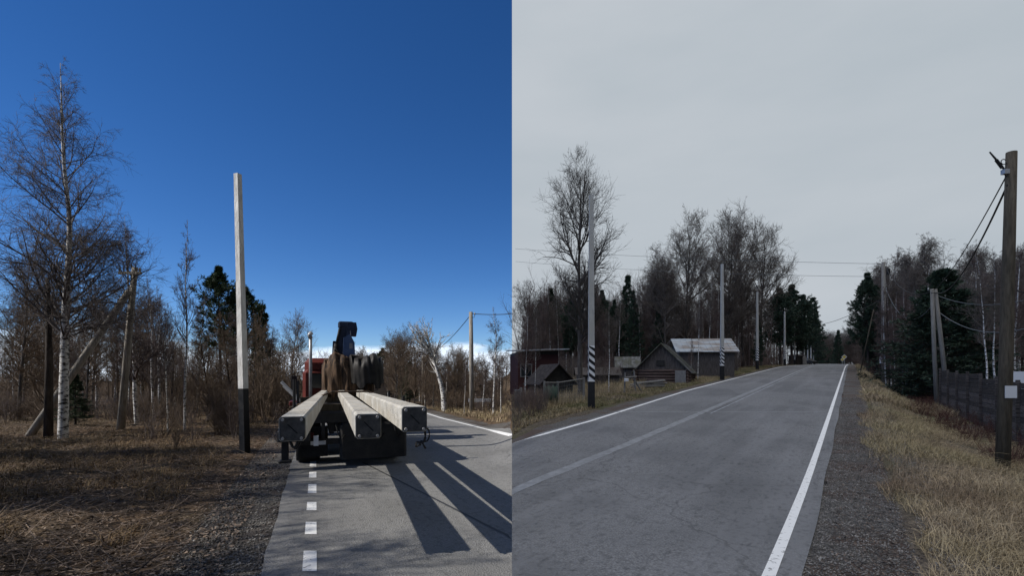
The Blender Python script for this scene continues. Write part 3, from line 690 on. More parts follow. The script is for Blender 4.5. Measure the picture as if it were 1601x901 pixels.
# white barrier board low by the pole
x, y, z = at(745, 31.5)
ro = empty('roadside_sign', (x, y, z), R(8), 'small white board on a short post beside the sunny roadside pole', 'sign')
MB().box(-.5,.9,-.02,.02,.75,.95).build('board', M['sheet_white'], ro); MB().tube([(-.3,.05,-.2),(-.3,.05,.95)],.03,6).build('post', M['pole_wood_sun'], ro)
# kiosk
x, y, z = at(601, 58)
ro = empty('roadside_shelter', (x, y, z), R(15), 'small pale shelter with a dark overhanging roof at the end of the sunny road', 'shelter')
MB().box(-1.1,1.1,-.9,.9,0,2.0).build('wall', M['kiosk'], ro)
MB().prism([(-1.5,1.95),(1.5,1.95),(0,2.75)],1,-1.3,1.3).build('roof', M['tarp_dark'], ro)
MB().box(.2,.8,-.93,-.89,.1,1.8).build('door', M['tarp_dark'], ro)

# ---- the truck
tx, ty = -3.64, 11.6; TZ = float(terrain(tx, ty)); RZ = math.atan2(.358, .934)
truck = empty('crane_truck', (tx, ty, TZ), RZ, 'dark flatbed truck with a red cab and folded crane, seen from behind', 'truck')
m = MB()
for s in (-1, 1): m.box(s*.42-.05, s*.42+.05, .12, 9.2, .72, .98)
for yy in (.15, 1.6, 3.2, 4.8, 6.4): m.box(-.37,.37,yy,yy+.1,.76,.94)
m.build('chassis', M['steel_dark'], truck)
b = MB().box(-1.24,1.24,.0,5.6,1.08,1.22)
for k in range(5): b.box(-1.2,1.2,.3+k*1.2,.42+k*1.2,1.0,1.078)
for s in (-1,1): b.box(s*1.26-.02,s*1.26+.02,.0,5.6,1.02,1.26)
b.build('flatbed', M['steel_dark'], truck)
for yy in (.35, 4.9): MB().box(-1.2,1.2,yy,yy+.16,1.222,1.375).build('bolster', M['pole_wood'], truck)
MB().box(-1.22,1.22,-.06,.0,.98,1.20).build('tail_board', M['steel_dark'], truck)
m = MB().box(-1.15,1.15,-.02,.06,.50,.62)
for s in (-1,1): m.box(s*.6-.04,s*.6+.04,.0,.07,.62,1.0)
m.build('bumper_bar', M['steel_dark'], truck)
for s in (-1, 1):
    l = MB().bevbox(s*.95-.16,s*.95+.16,-.10,-.03,.66,.78,.02).build('tail_light', M['lamp_red'], truck)
    MB().box(s*.78-.28,s*.78+.28,.10,.12,.22,.9).build('mud_flap', M['rubber'], truck)
def wheel(lx, ly, w, r=.51):
    m = MB(); n = 28
    prof = [(-w/2,r*.6),(-w/2,r*.93),(-w*.36,r),(w*.36,r),(w/2,r*.93),(w/2,r*.6)]
    base = 0
    for k in range(n):
        th = 2*math.pi*k/n
        for (xx, rr_) in prof: m.v.append((xx, rr_*math.cos(th), rr_*math.sin(th)))
    q = len(prof)
    for k in range(n):
        k2 = (k+1)%n
        for j in range(q): j2=(j+1)%q; m.f.append((k*q+j,k2*q+j,k2*q+j2,k*q+j2))
    wh = m.build('tyre', M['rubber'], None, True); 
    ri = MB().tube([(-w*.42,0,0),(w*.42,0,0)], r*.6, 18).tube([(-w*.5,0,0),(w*.5,0,0)], r*.22, 10).build('rim', M['steel_dark'], None)
    piv = bpy.data.objects.new('wheel', None); link(piv); piv.parent = truck; piv.location = (lx, ly, r)
    wh.parent = piv; ri.parent = piv
for s in (-1,1):
    for ly in (.95, 2.3): wheel(s*.92, ly, .52)
    wheel(s*1.0, 7.6, .32)
# stabiliser on the left rear with its foot and box
m = MB().bevbox(-1.52,-.86,-.32,.10,.62,.86,.03).box(-1.44,-1.30,-.20,-.06,.18,.62); m.build('stabiliser', M['steel_dark'], truck)
MB().bevbox(-1.50,-1.24,-.24,-.02,.16,.22,.02).build('stabiliser_foot', M['steel_dark'], truck)
MB().box(-.86,-.55,-.20,-.16,.52,.60).build('tow_bar', M['alu'], truck)
MB().bevbox(-.25,1.22,-.16,.3,.16,.97,.05).build('rear_panel', M['steel_dark'], truck)
MB().box(-.80,-.70,-.21,-.17,.50,.72).build('marker_plate', M['sheet_white'], truck)
m = MB().bevbox(-1.28,-.62,2.95,4.3,.5,1.0,.04); m.build('tool_box', M['steel_dark'], truck)
MB().tube([(1.0,3.0,.78),(1.0,4.2,.78)],.28,16).build('fuel_tank', M['steel_dark'], truck, True)
# cab
cab = MB().bevbox(-1.18,1.18,6.75,8.6,.95,2.25,.10).build('cab', M['red_cab'], truck)
rf = MB().bevbox(-1.12,1.12,6.8,8.5,2.253,2.66,.16).build('cab_roof', M['red_cab'], truck)
for s in (-1,1):
    MB().bevbox(s*.55-.36,s*.55+.36,6.735,6.76,1.62,2.12,.03).build('rear_window', M['glass'], truck)
    mr = MB().tube([(s*1.18,8.3,2.2),(s*1.5,8.3,2.15),(s*1.5,8.3,1.5),(s*1.18,8.3,1.45)],.018,6).build('mirror_arm', M['steel_dark'], truck)
    MB().bevbox(s*1.5-.1,s*1.5+.1,8.27,8.34,1.55,2.05,.02).build('mirror', M['steel_dark'], mr)
MB().bevbox(-1.62,-1.10,7.0,8.3,1.02,1.16,.03).build('mudguard', M['red_cab'], truck)
MB().bevbox(-.9,.9,8.6,9.5,.9,1.75,.12).build('bonnet', M['red_cab'], truck)
MB().tube([(-.92,6.5,1.1),(-.92,6.5,2.6),(-.92,6.5,3.35)],.055,10).tube([(-.92,6.5,3.33),(-.95,6.45,3.42),(-.9,6.5,3.5)],.075,10).build('exhaust_stack', M['alu'], truck, True)
MB().tube([(-1.15,5.0,1.2),(-1.75,5.2,1.85)],[.05,.05],8).tube([(-1.1,5.0,1.1),(-1.7,5.2,1.72)],[.03,.03],8).build('loading_ramp_arm', M['alu'], truck)
# crane: turret, column, lifting boom standing up, folded knuckle and cylinders
MB().tube([(-.05,6.1,.98),(-.05,6.1,1.25)],.42,20).tube([(-.05,6.1,1.25),(-.05,6.1,1.9)],[.30,.26],16).build('crane_turret', M['crane_blue'], truck, True)
MB().quadbox([(-.30,5.9,1.8),(.18,5.9,1.8),(.18,6.35,1.8),(-.30,6.35,1.8),(-.22,5.85,3.2),(.12,5.85,3.2),(.12,6.2,3.2),(-.22,6.2,3.2)]).build('crane_column', M['crane_blue'], truck)
MB().quadbox([(-.14,5.72,2.65),(.26,5.72,2.65),(.26,6.0,2.65),(-.14,6.0,2.65),(-.02,5.70,3.72),(.34,5.70,3.72),(.34,6.0,3.72),(-.02,6.0,3.72)]).bevbox(-.06,.42,5.66,6.08,3.66,3.85,.04).build('boom', M['crane_blue'], truck)
MB().prism([(.20,3.36),(.50,3.36),(.54,3.6),(.50,3.82),(.22,3.82)],1,5.6,5.9).build('boom_head', M['crane_blue'], truck)
MB().prism([(.06,2.55),(.30,2.45),(.46,2.75),(.44,3.15),(.30,3.42),(.10,3.30)],1,5.52,5.64).build('link_plate', M['crane_pale'], truck)
MB().tube([(-.34,5.75,1.9),(-.12,5.65,3.1)],.07,10).tube([(-.12,5.65,3.1),(-.02,5.65,3.6)],.04,10).build('lift_cylinder', M['steel_dark'], truck, True)
for k,(a,b) in enumerate([((-.2,5.6,3.0),(.35,5.5,1.9)),((.05,5.6,3.1),(-.35,5.45,1.8)),((.2,5.6,2.9),(.7,5.5,1.7))]):
    t = np.linspace(0,1,10)[:,None]; P = np.array(a)+(np.array(b)-np.array(a))*t; P[:,0] += .12*np.sin(t[:,0]*6+k); P[:,2] -= .15*np.sin(t[:,0]*3.14)
    MB().tube(P,.022,6).build('hydraulic_hose', M['rubber'], truck, True)
MB().bevbox(.45,.95,5.75,6.3,1.26,1.8,.03).tube([(.5,5.72,1.8),(.5,5.72,2.15)],.012,6).tube([(.58,5.72,1.8),(.6,5.72,2.12)],.012,6).tube([(.66,5.72,1.8),(.7,5.72,2.14)],.012,6).build('crane_controls', M['steel_dark'], truck)
MB().box(-1.24,1.24,6.02,6.2,.82,.97).bevbox(1.02,1.20,5.98,6.24,.3,1.15,.02).bevbox(-1.20,-1.02,5.98,6.24,.3,1.15,.02).build('outrigger', M['steel_dark'], truck)
MB().tube([(.30,5.62,3.62),(.33,5.58,3.3),(.33,5.58,3.12)],.012,6).bevbox(.26,.40,5.52,5.64,2.94,3.14,.02).tube([(.33,5.58,2.94),(.38,5.58,2.86),(.33,5.58,2.80),(.28,5.58,2.85)],.018,6).build('hook_block', M['bolt'], truck)
MB().tube([(-1.2,.2,1.24),(-1.2,.2,1.95)],.035,8).tube([(1.2,.2,1.24),(1.2,.2,1.55)],.035,8).tube([(-1.2,2.8,1.24),(-1.2,2.8,1.9)],.035,8).tube([(1.2,2.8,1.24),(1.2,2.8,1.6)],.035,8).build('stake', M['steel_dark'], truck)
for k, xx in enumerate((-.35, .05, .5, .9)):
    MB().tube([(xx,-.18,.98),(xx+.05,-.22,.78),(xx+.12,-.2,.60),(xx+.2,-.17,.72)],.014,6).build('air_hose', M['rubber'], truck, True)
MB().tube([(-1.3,.4,1.30),(-.4,.38,1.66),(.4,.38,1.66),(1.25,.4,1.28)],.022,6).build('lashing_strap', M['tarp'], truck, True)
# brown bundle of rags and tarpaulin hung between bed and crane
def bundle(name, x0, x1, y0, y1, z0, z1, m, seed, amp, label, cat, par=None):
    nx, nz = 46, 30; V = []; 
    for j in range(nz+1):
        for i in range(nx+1):
            u = i/nx; v = j/nz; a = -math.pi*.95+u*math.pi*1.9
            px_ = math.cos(a*.5); ring = abs(math.sin((u)*math.pi))
            xx = x0+(x1-x0)*(.5-.5*math.cos(u*math.pi)); yy_ = y1-(y1-y0)*ring**.6
            fold = amp*(.6*math.sin(u*31+2.2*math.sin(v*3+seed))+.5*math.sin(u*57+v*4+seed))*(.35+.65*(1-v))
            zz = z0+(z1-z0)*v*(1-.08*abs(2*u-1)**2-.10*math.sin(u*11+seed)-.06*math.sin(u*37)-.03*math.sin(u*71)); top = v**8
            V.append((xx, yy_+fold+(y1-y0)*.5*top, zz+(.12*math.sin(u*19+seed) if j == 0 else 0)))
    f = [(j*(nx+1)+i, j*(nx+1)+i+1, (j+1)*(nx+1)+i+1, (j+1)*(nx+1)+i) for j in range(nz) for i in range(nx)]
    # close the top
    c = len(V); V.append(((x0+x1)/2,(y0+y1)/2,z1*1.0+(.0))); f += [(nz*(nx+1)+i, nz*(nx+1)+i+1, c) for i in range(nx)]
    o = mesh(name, V, f, m, par, True); return tag(o, label, cat)
o = bundle('tarpaulin_bundle', -.58,1.05,4.85,5.5,1.25,2.62,M['tarp'],1,.07,'brown tarpaulin bundle hanging in folds between the crane and the load','tarpaulin')
o.location = (tx,ty,TZ); o.rotation_euler=(0,0,RZ)
o = bundle('dark_tarpaulin', .25,1.32,4.55,5.2,1.75,2.66,M['tarp_dark'],4,.022,'dark tarpaulin draped over the right corner behind the truck cab','tarpaulin')
o.location = (tx,ty,TZ); o.rotation_euler=(0,0,RZ)

# ---- concrete poles on the truck
def beam(end_px, end_py, d0, back_px, d1, w0, w1, label, zc=None):
    A = np.array([(end_px-CX)/F*d0, d0, zat(end_py, d0)]); B = np.array([(back_px-CX)/F*d1, d1, TZ+1.378+w1])
    if zc is not None: B[2] = zc
    L = np.linalg.norm(B-A); f = (B-A)/L; s = np.cross(f, [0,0,1]); s /= np.linalg.norm(s); u = np.cross(s, f)
    rz = math.atan2(-f[0], f[1]); ro = empty('concrete_pole', tuple(A), rz, label, 'concrete pole', 'concrete poles loaded on the truck'); pit = math.atan2(f[2], math.hypot(f[0],f[1]))
    ro.rotation_euler = (pit, 0, rz)
    c = .022
    def ring(w, yv): return [(-w+c,yv,-w),(w-c,yv,-w),(w,yv,-w+c),(w,yv,w-c),(w-c,yv,w),(-w+c,yv,w),(-w,yv,w-c),(-w,yv,-w+c)]
    V = ring(w0,0)+ring(w1,L); Fc = [tuple(range(8)), tuple(range(15,7,-1))]+[(i,8+i,8+(i+1)%8,(i+1)%8) for i in range(8)]
    body = mesh('shaft', V, Fc, M['concrete_beam'], ro)
    plate = MB().prism([(x_,z_) for (x_,_,z_) in ring(w0*.95,0)],1,-.014,-.002).build('end_plate', M['plate'], ro)
    for sx in (-1,1):
        for sz in (-1,1):
            MB().tube([(sx*w0*.70,-.014,sz*w0*.76),(sx*w0*.70,-.05,sz*w0*.76)],.016,8).build('bolt', M['bolt'], plate)
    MB().tube([(-.045,-.017,.05),(.05,-.017,-.05)],.006,6).build('slot', M['black_paint'], plate)
    return ro
beam(457,671,5.45,508,16.8,.132,.10,'leftmost of the three concrete poles on the truck, its end over the left verge')
beam(576,667,5.45,533,16.8,.132,.10,'middle one of the three concrete poles on the truck')
beam(648,656,5.45,561,16.8,.134,.10,'rightmost of the three concrete poles on the truck, with a chain under its end')
# chain hanging under the right-hand pole's end
A = np.array([(655-CX)/F*5.5, 5.5, zat(672,5.5)])
t = np.linspace(0,1,14); P = np.stack([A[0]+.06*np.sin(t*5)+.03*t, A[1]+0*t, A[2]-.20*t+.03*np.sin(t*9)], -1)
tag(MB().tube(P,.013,6).tube(P+np.array([.04,.02,.01]),.009,6).tube([P[-1],P[-1]+np.array([.06,0,.05]),P[-1]+np.array([.1,0,-.02])],.012,6).build('lashing_chain', M['steel_dark'], None, True),'short dark lashing chain hanging under the end of the rightmost concrete pole','chain')
A = np.array([(453-CX)/F*5.5, 5.5, zat(690,5.5)])
t = np.linspace(0,1,10); P = np.stack([A[0]+.09*t, A[1]+0*t, A[2]-.07*np.sin(t*3.1)], -1)
tag(MB().tube(P,.014,6).tube(P+np.array([.01,.02,-.02]),.010,6).build('lashing_chain', M['steel_dark'], None, True),'dark lashing chain looped under the end of the leftmost concrete pole','chain')

# ---- litter and dry growth on the sunny verge
def inL(x_, y_): return (x_ < xd_left(y_)-.75)
def scatter(rg, n, xr, yr, ok, ybias=1.6):
    x_ = rg.uniform(*xr, n); y_ = yr[0]+(yr[1]-yr[0])*rg.random(n)**ybias; x_ = x_*1.0
    k = ok(x_, y_); x_, y_ = x_[k], y_[k]; return np.stack([x_, y_, ground(x_, y_)], -1)
def grass(name, B, rg, Lr, Wr, m, label, flop=(.2,1.1), clump=1.0, cat='grass'):
    n = len(B); a = rg.uniform(0, 2*np.pi, n); lean = rg.uniform(*flop, n); D = np.stack([np.cos(a)*lean, np.sin(a)*lean, np.zeros(n)], -1)
    V, Q = blades(B, D, rg.uniform(*Lr, n), rg.uniform(*Wr, n), rg.uniform(.1,1.05,n), rg)
    return tag(mesh(name, V, Q, m), label, cat, kind='stuff')
rg = np.random.default_rng(91)
def wedge(rg, n, pxr, dr, ok, bias=1.5):
    d = dr[0]+(dr[1]-dr[0])*rg.random(n)**bias; px = rg.uniform(*pxr, n); x_ = (px-CX)/F*d; k = ok(x_, d); x_, d = x_[k], d[k]
    return np.stack([x_, d, ground(x_, d)-.02], -1)
patchy = lambda x_, y_, s, th, sd: vnoise(x_, y_, s, sd) > th
B = wedge(rg, 60000, (-160, 500), (6, 40), lambda x_, y_: inL(x_, y_)&(x_ < xd_left(y_)-2.2)&patchy(x_, y_, 1.3, .35, 4), 1.3)
grass('dry_grass', B, rg, (.07,.32), (.003,.008), M['straw_sun'], 'flattened dry grass on the sunny left verge', (.5,2.4))
B = wedge(rg, 9000, (-160, 500), (5, 26), lambda x_, y_: inL(x_, y_)&(x_ < xd_left(y_)-1.6), 1.3); B[:,2] += .03
n = len(B); a = rg.uniform(0,6.28,n); L = rg.uniform(.1,.6,n)**1.0; D = np.stack([np.cos(a), np.sin(a), rg.normal(.06,.15,n)], -1)
P, Rr = grow(rg, B, D, L, rg.uniform(.003,.008,n), 4, .0, .18, .4); V, Q = tubes([(P,Rr,3)])
tag(mesh('fallen_twigs', V, Q, M['litter']), 'fallen twigs and dead stalks strewn over the sunny verge', 'twigs', kind='stuff')
B = wedge(rg, 26000, (-160, 520), (4.4, 22), lambda x_, y_: inL(x_, y_)&(x_ < xd_left(y_)-.9), 1.2); B[:,2] += .025
n = len(B); s = rg.uniform(.012,.035,n)[:,None]; u = norm(rg.normal(0,1,(n,3))*np.array([1,1,.35])); w = norm(np.cross(u, rg.normal(0,.4,(n,3))+np.array([0,0,1.])))
V = np.stack([B-u*s, B+w*s*.6, B+u*s, B-w*s*.6], 1).reshape(-1,3)
tag(mesh('dead_leaves', V, np.arange(n*4).reshape(-1,4), M['litter']), 'dead leaves scattered on the sunny verge', 'leaves', kind='stuff')
def pebbles(name, B, rg, sr, m, label):
    n = len(B); s = rg.uniform(*sr, n)[:,None,None]; o8 = np.array([[1,0,0],[-1,0,0],[0,1,0],[0,-1,0],[0,0,.7],[0,0,-.5]])
    V = (B[:,None]+s*(o8+rg.normal(0,.2,(n,6,3)))).reshape(-1,3); t = np.array([[0,2,4],[2,1,4],[1,3,4],[3,0,4],[2,0,5],[1,2,5],[3,1,5],[0,3,5]])
    return tag(mesh(name, V, (np.arange(n)[:,None,None]*6+t).reshape(-1,3), m), label, 'gravel', kind='stuff')
B = wedge(rg, 16000, (100, 520), (4.6, 12), lambda x_, y_: (x_ < xd_left(y_)-.45)&(x_ > xd_left(y_)-2.9), 1.3)
B[:,2] = terrain(B[:,0], B[:,1])-.012; pebbles('loose_gravel', B, rg, (.006,.02), M['stone'], 'loose gravel beside the dashed line of the sunny road')
B = wedge(rg, 12000, (640, 800), (19, 40), lambda x_, y_: (x_ > xd_left(y_)+8.5)&(x_ < -.1), 1.2)
grass('dry_grass', B, rg, (.15,.4), (.006,.014), M['straw_dull'], 'pale dry grass along the far right side of the sunny road', (.2,1.0))

# =================================================================== THE OVERCAST PLACE (right)
COLL[0] = dull
used.clear(); rr = random.Random(12)
HS.clear()
def cone_profile(): pass
tall = bare_tree('bare_tree', 71, 13, .20, M['grey_bark'], M['twig_dark'], n1=34, n2=12, n3=7, n4=4, crown0=.24, width=.36, ang0=1.05, ang1=.55, up=.6, twig_r=.0075, shape='dome', wob=.045, bare_thick=1.5)
x, y, z = at(908, 27); z = gz(x, y); s = (zat(262, 27)-z)/13
place(tall, (x, y, z-.05), 2.0, (s*.82, s*.82, s*.97), 'tall bare tree behind the nearest striped post', 'tree')
stock = {
 'a': bare_tree('birch_tree', 72, 10, .085, M['birch_bark'], M['twig_dullred'], n1=44, n2=8, n3=5, n4=3, crown0=.28, width=.18, ang0=.8, ang1=.35, up=.8, twig_r=.008),
 'b': bare_tree('birch_tree', 73, 10, .07, M['birch_bark'], M['twig_dullbrown'], n1=34, n2=8, n3=5, n4=3, crown0=.4, width=.15, ang0=.7, ang1=.35, up=.6, twig_r=.008, lean=(.04,.02)),
 'c': bare_tree('bare_tree', 74, 10, .12, M['grey_bark'], M['twig_dullbrown'], n1=40, n2=10, n3=7, n4=4, crown0=.22, width=.36, ang0=1.05, ang1=.6, up=.6, twig_r=.008, shape='dome', bare_thick=1.3),
 'd': bare_tree('bare_tree', 75, 10, .10, M['dark_bark'], M['twig_dullred'], n1=55, n2=8, n3=5, n4=2, crown0=.1, width=.24, ang0=.9, ang1=.4, up=.7, twig_r=.009),
 'e': bare_tree('bare_tree', 76, 10, .13, M['grey_bark'], M['twig_dullbrown'], n1=40, n2=10, n3=7, n4=4, crown0=.28, width=.38, ang0=1.0, ang1=.65, up=.6, twig_r=.008, shape='dome', bare_thick=1.5, wob=.05),
 'w': bare_tree('birch_tree', 77, 10, .10, M['birch_bark'], M['twig_dullbrown'], n1=44, n2=9, n3=6, n4=4, crown0=.3, width=.24, ang0=.75, ang1=.35, up=.8, twig_r=.008, droop=1.1, shape='dome'),
}
tree('c', 1073, 58, 352, 'tall bare tree standing behind the log cabin', w=.85)
tree('e', 1162, 70, 350, 'largest bare tree, a broad rounded crown above the tin-roofed shed', w=.95)
tree('e', 1130, 66, 372, 'broad bare tree whose crown joins the largest bare tree on its left', w=.9)
tree('c', 1190, 72, 372, 'bare tree on the right flank of the largest bare tree', w=.9)
tree('c', 1040, 56, 395, 'bare tree left of the tall one behind the log cabin', w=.9)
tree('b', 1091, 40, 445, 'slim white birch in front of the tin-roofed shed', cat='birch tree', w=.55)
tree('a', 1080, 41, 520, 'little birch sapling beside the slim birch at the shed', cat='birch tree', w=.6)
tree('b', 952, 30, 468, 'slender birch to the right of the nearest striped post', cat='birch tree', w=.9)
tree('a', 820, 26, 468, 'slender birch at the left edge of the overcast verge', cat='birch tree', w=.9)
tree('b', 836, 27, 480, 'slender birch in front of the red house', cat='birch tree', w=.7)
gl = 'bare tree in the wood behind the huts of the overcast road'; gg = 'wood behind the huts'
for i in range(70):
    px = rr.uniform(812, 1250); d = rr.uniform(52, 80)
    top = 455+rr.uniform(-22, 30) if px < 1010 else (430+rr.uniform(-15,45) if px < 1215 else 475+rr.uniform(-10,30))
    if px > 1225: top = rr.uniform(500, 540)
    if at(px, d)[0] > float(xr_right(d))-8.9-5: continue
    tree(rr.choice('cdadb'), px, d, top, gl, gg, w=rr.uniform(.7,1.05))
for i in range(34):
    px = rr.uniform(960, 1232); d = rr.uniform(66, 84)
    xx, yy_, _ = at(px, d)
    if xx > float(xr_right(d))-8.9-4.5: continue
    tree(rr.choice('dc'), px, d, rr.uniform(495, 545), 'low bare tree filling the wood edge behind the sheds', 'low trees at the wood edge', w=1.5)
# conifers
spD = conifer('spruce_tree', 81, 10, 1.9, 'spruce', M['dark_bark'], M['needle_dark'], crown0=.15, nw=30, per=6)
spW = conifer('spruce_tree', 82, 10, 3.4, 'spruce', M['dark_bark'], M['needle_dark'], crown0=.04, nw=36, per=9, dens=1.3)
piD = conifer('pine_tree', 83, 10, 2.1, 'pine', M['dark_bark'], M['needle_dark'], crown0=.25, nw=26, per=8, dens=1.2)
con(spW, 1474, 33, 424, 'great dark spruce with a wide skirt behind the twin poles', cat='spruce tree', first=True, w=1.55)
con(spW, 1508, 36, 470, 'dark spruce joining the great one on its right', cat='spruce tree', w=.8)
con(spW, 1438, 38, 478, 'dark spruce joining the great one on its left', cat='spruce tree', w=.7)
con(piD, 1357, 56, 428, 'tall dark pine on the right side of the overcast road', cat='pine tree', first=True, w=1.0)
con(piD, 1372, 58, 462, 'pine close behind the tall dark pine beside the overcast road', cat='pine tree', w=1.0)
con(spD, 1309, 192, 517, 'narrow distant spruce at the far bend of the overcast road', cat='spruce tree', first=True, w=.9)
con(piD, 1238, 106, 446, 'broad dark pine at the head of the conifer row', cat='pine tree', w=1.3)
con(piD, 1220, 96, 452, 'dark pine left of the broad one in the conifer row', cat='pine tree', w=1.3)
con(piD, 1255, 125, 462, 'dark pine right of the broad one in the conifer row', cat='pine tree', w=1.1)
con(spD, 1267, 150, 466, 'pointed spruce near the right end of the conifer row', cat='spruce tree', w=1.2)
con(spD, 1277, 182, 484, 'last pointed spruce at the right end of the conifer row', cat='spruce tree', w=1.2)
con(piD, 1246, 112, 490, 'low dark pine filling the conifer row', cat='pine tree', w=1.4)
gl = 'dark spruce among the bare trees behind the red house'; gg = 'spruces behind the red house'
for px, top in ((862, 452), (845, 470), (893, 462), (942, 455), (978, 432), (990, 455), (1010, 462), (960, 470), (925, 475), (1028, 480), (830, 482), (1050, 500), (1100, 500), (1140, 505), (1185, 500)):
    con(rr.choice([spD, piD]), px, rr.uniform(56, 76), top, gl, gg, cat='conifer', w=.85)
# right-hand wood
gl = 'bare tree in the wood on the right of the overcast road'; gg = 'wood right of the overcast road'
def clear_right(px, d): x_, y_, _ = at(px, d); return x_ > float(xr_right(y_))+3
tree('w', 1449, 48, 372, 'drooping pale birch rising behind the great dark spruce', cat='birch tree', w=.9)
tree('w', 1492, 50, 392, 'drooping birch behind the great dark spruce on its right', cat='birch tree', w=.85)
tree('a', 1525, 34, 392, 'bare birch left of the twin-stemmed roadside birches', cat='birch tree', w=1.0)
tree('b', 1546, 27, 400, 'white-stemmed birch above the dark fence', cat='birch tree', w=1.0)
tree('b', 1556, 27.6, 392, 'second white-stemmed birch above the dark fence, nearer the big pole', cat='birch tree', w=1.0)
tree('a', 1578, 30, 380, 'bare birch showing behind the big wooden pole', cat='birch tree', w=1.2)
tree('a', 1404, 60, 382, 'thin tall tree sticking out above the right-hand wood', w=.5)
for i in range(64):
    px = rr.uniform(1368, 1720); d = rr.uniform(42, 72)
    if not clear_right(px, d): continue
    top = 408+rr.uniform(-14, 34)+ (18 if px < 1400 else 0)
    tree(rr.choice('aabcdw'), px, d, top, gl, gg, w=rr.uniform(.75,1.15))
for i in range(16):
    px = rr.uniform(1385, 1435); d = rr.uniform(36, 42)
    if clear_right(px, d): tree(rr.choice('adb'), px, d, rr.uniform(440, 520), gl, gg, w=.8)
for i in range(40):
    px = rr.uniform(1262, 1372); d = rr.uniform(215, 260)
    tree(rr.choice('ced'), px, d, 532+rr.uniform(-10, 12)-(10 if px > 1330 else 0), 'far grey bare tree where the overcast road bends away', 'far trees at the bend', w=1.2)
for i in range(26):
    px = rr.uniform(1330, 1385); d = rr.uniform(62, 120)
    if clear_right(px, d): tree(rr.choice('cd'), px, d, rr.uniform(505, 545), 'low bare tree on the right beyond the crest', 'low trees beyond the crest', w=1.5)
woodland('woodland', 85, 560, (2, 62), (68, 125), (9, 13.5), M['twig_dullred'], 'dark far wood behind the huts and sheds')
woodland('woodland', 86, 260, (60, 150), (74, 120), (10, 14), M['twig_dullred'], 'dark far wood right of the overcast road')
woodland('woodland', 87, 220, (60, 260), (262, 320), (9, 15), M['twig_dullbrown'], 'far wood closing the end of the overcast road')
# shrubs of the overcast place
first.clear()
shD = shrub_src(54, M['twig_dullbrown'], ''); shE = shrub_src(55, M['twig_dullred'], '', n=20, spread=.7); shR = shrub_src(56, M['red_stem'], '', n=24, spread=.8, n2=6)
for i in range(70):
    px = rr.uniform(812, 1235); d = rr.uniform(38, 60)
    xx, yy_, _ = at(px, d)
    if xx > float(xr_right(yy_))-11.5 or (998 < px < 1162 and d < 52) or (px < 905 and d < 42): continue
    shr(rr.choice([shD, shE]), xy=(xx,yy_), s=rr.uniform(.6,1.1), label='bare shrub around the huts of the overcast road', group='shrubs around the huts')
for i in range(18):
    px = rr.uniform(806, 850); d = rr.uniform(17, 24)
    shr(rr.choice([shD, shE]), px, d=d, s=rr.uniform(.28,.5), label='low brown brush at the left end of the overcast verge', group='brush on the overcast verge')
for i in range(24):
    y_ = rr.uniform(9, 42); x_ = float(xr_right(y_))+rr.uniform(3.9, 8.0)
    shr(shR, xy=(x_, y_), s=rr.uniform(.16,.36), label='low reddish brush in the ditch along the dark fence', group='reddish ditch brush')
Vs = []; Qs = []; nb = 0; rg3 = np.random.default_rng(57)
var = [shrub('b', 60+k, 1.0, n=11, spread=.8, n2=5, n3=3, r=.008) for k in range(4)]
for i in range(170):
    y_ = 8.5+33*rg3.random()**1.2; x_ = float(xr_right(y_))+3.7+4.6*rg3.random(); V0, Q0 = var[i % 4]; sc_ = rg3.uniform(.35,.85); a = rg3.uniform(0,6.28)
    P = V0*sc_; P = np.stack([P[:,0]*math.cos(a)-P[:,1]*math.sin(a), P[:,0]*math.sin(a)+P[:,1]*math.cos(a), P[:,2]], -1)+np.array([x_, y_, gz(x_, y_)])
    Vs.append(P); Qs.append(Q0+nb); nb += len(P)
tag(mesh('ditch_brush', np.concatenate(Vs), np.concatenate(Qs), M['red_stem']), 'reddish brown scrub filling the ditch below the dark fence', 'scrub', kind='stuff')
for i in range(36):
    y_ = rr.uniform(38, 95); x_ = float(xr_right(y_))+rr.uniform(3.5, 10)
    shr(rr.choice([shE, shD]), xy=(x_, y_), s=rr.uniform(.5,1.0), label='bare shrub at the foot of the right-hand wood', group='shrubs right of the overcast road')

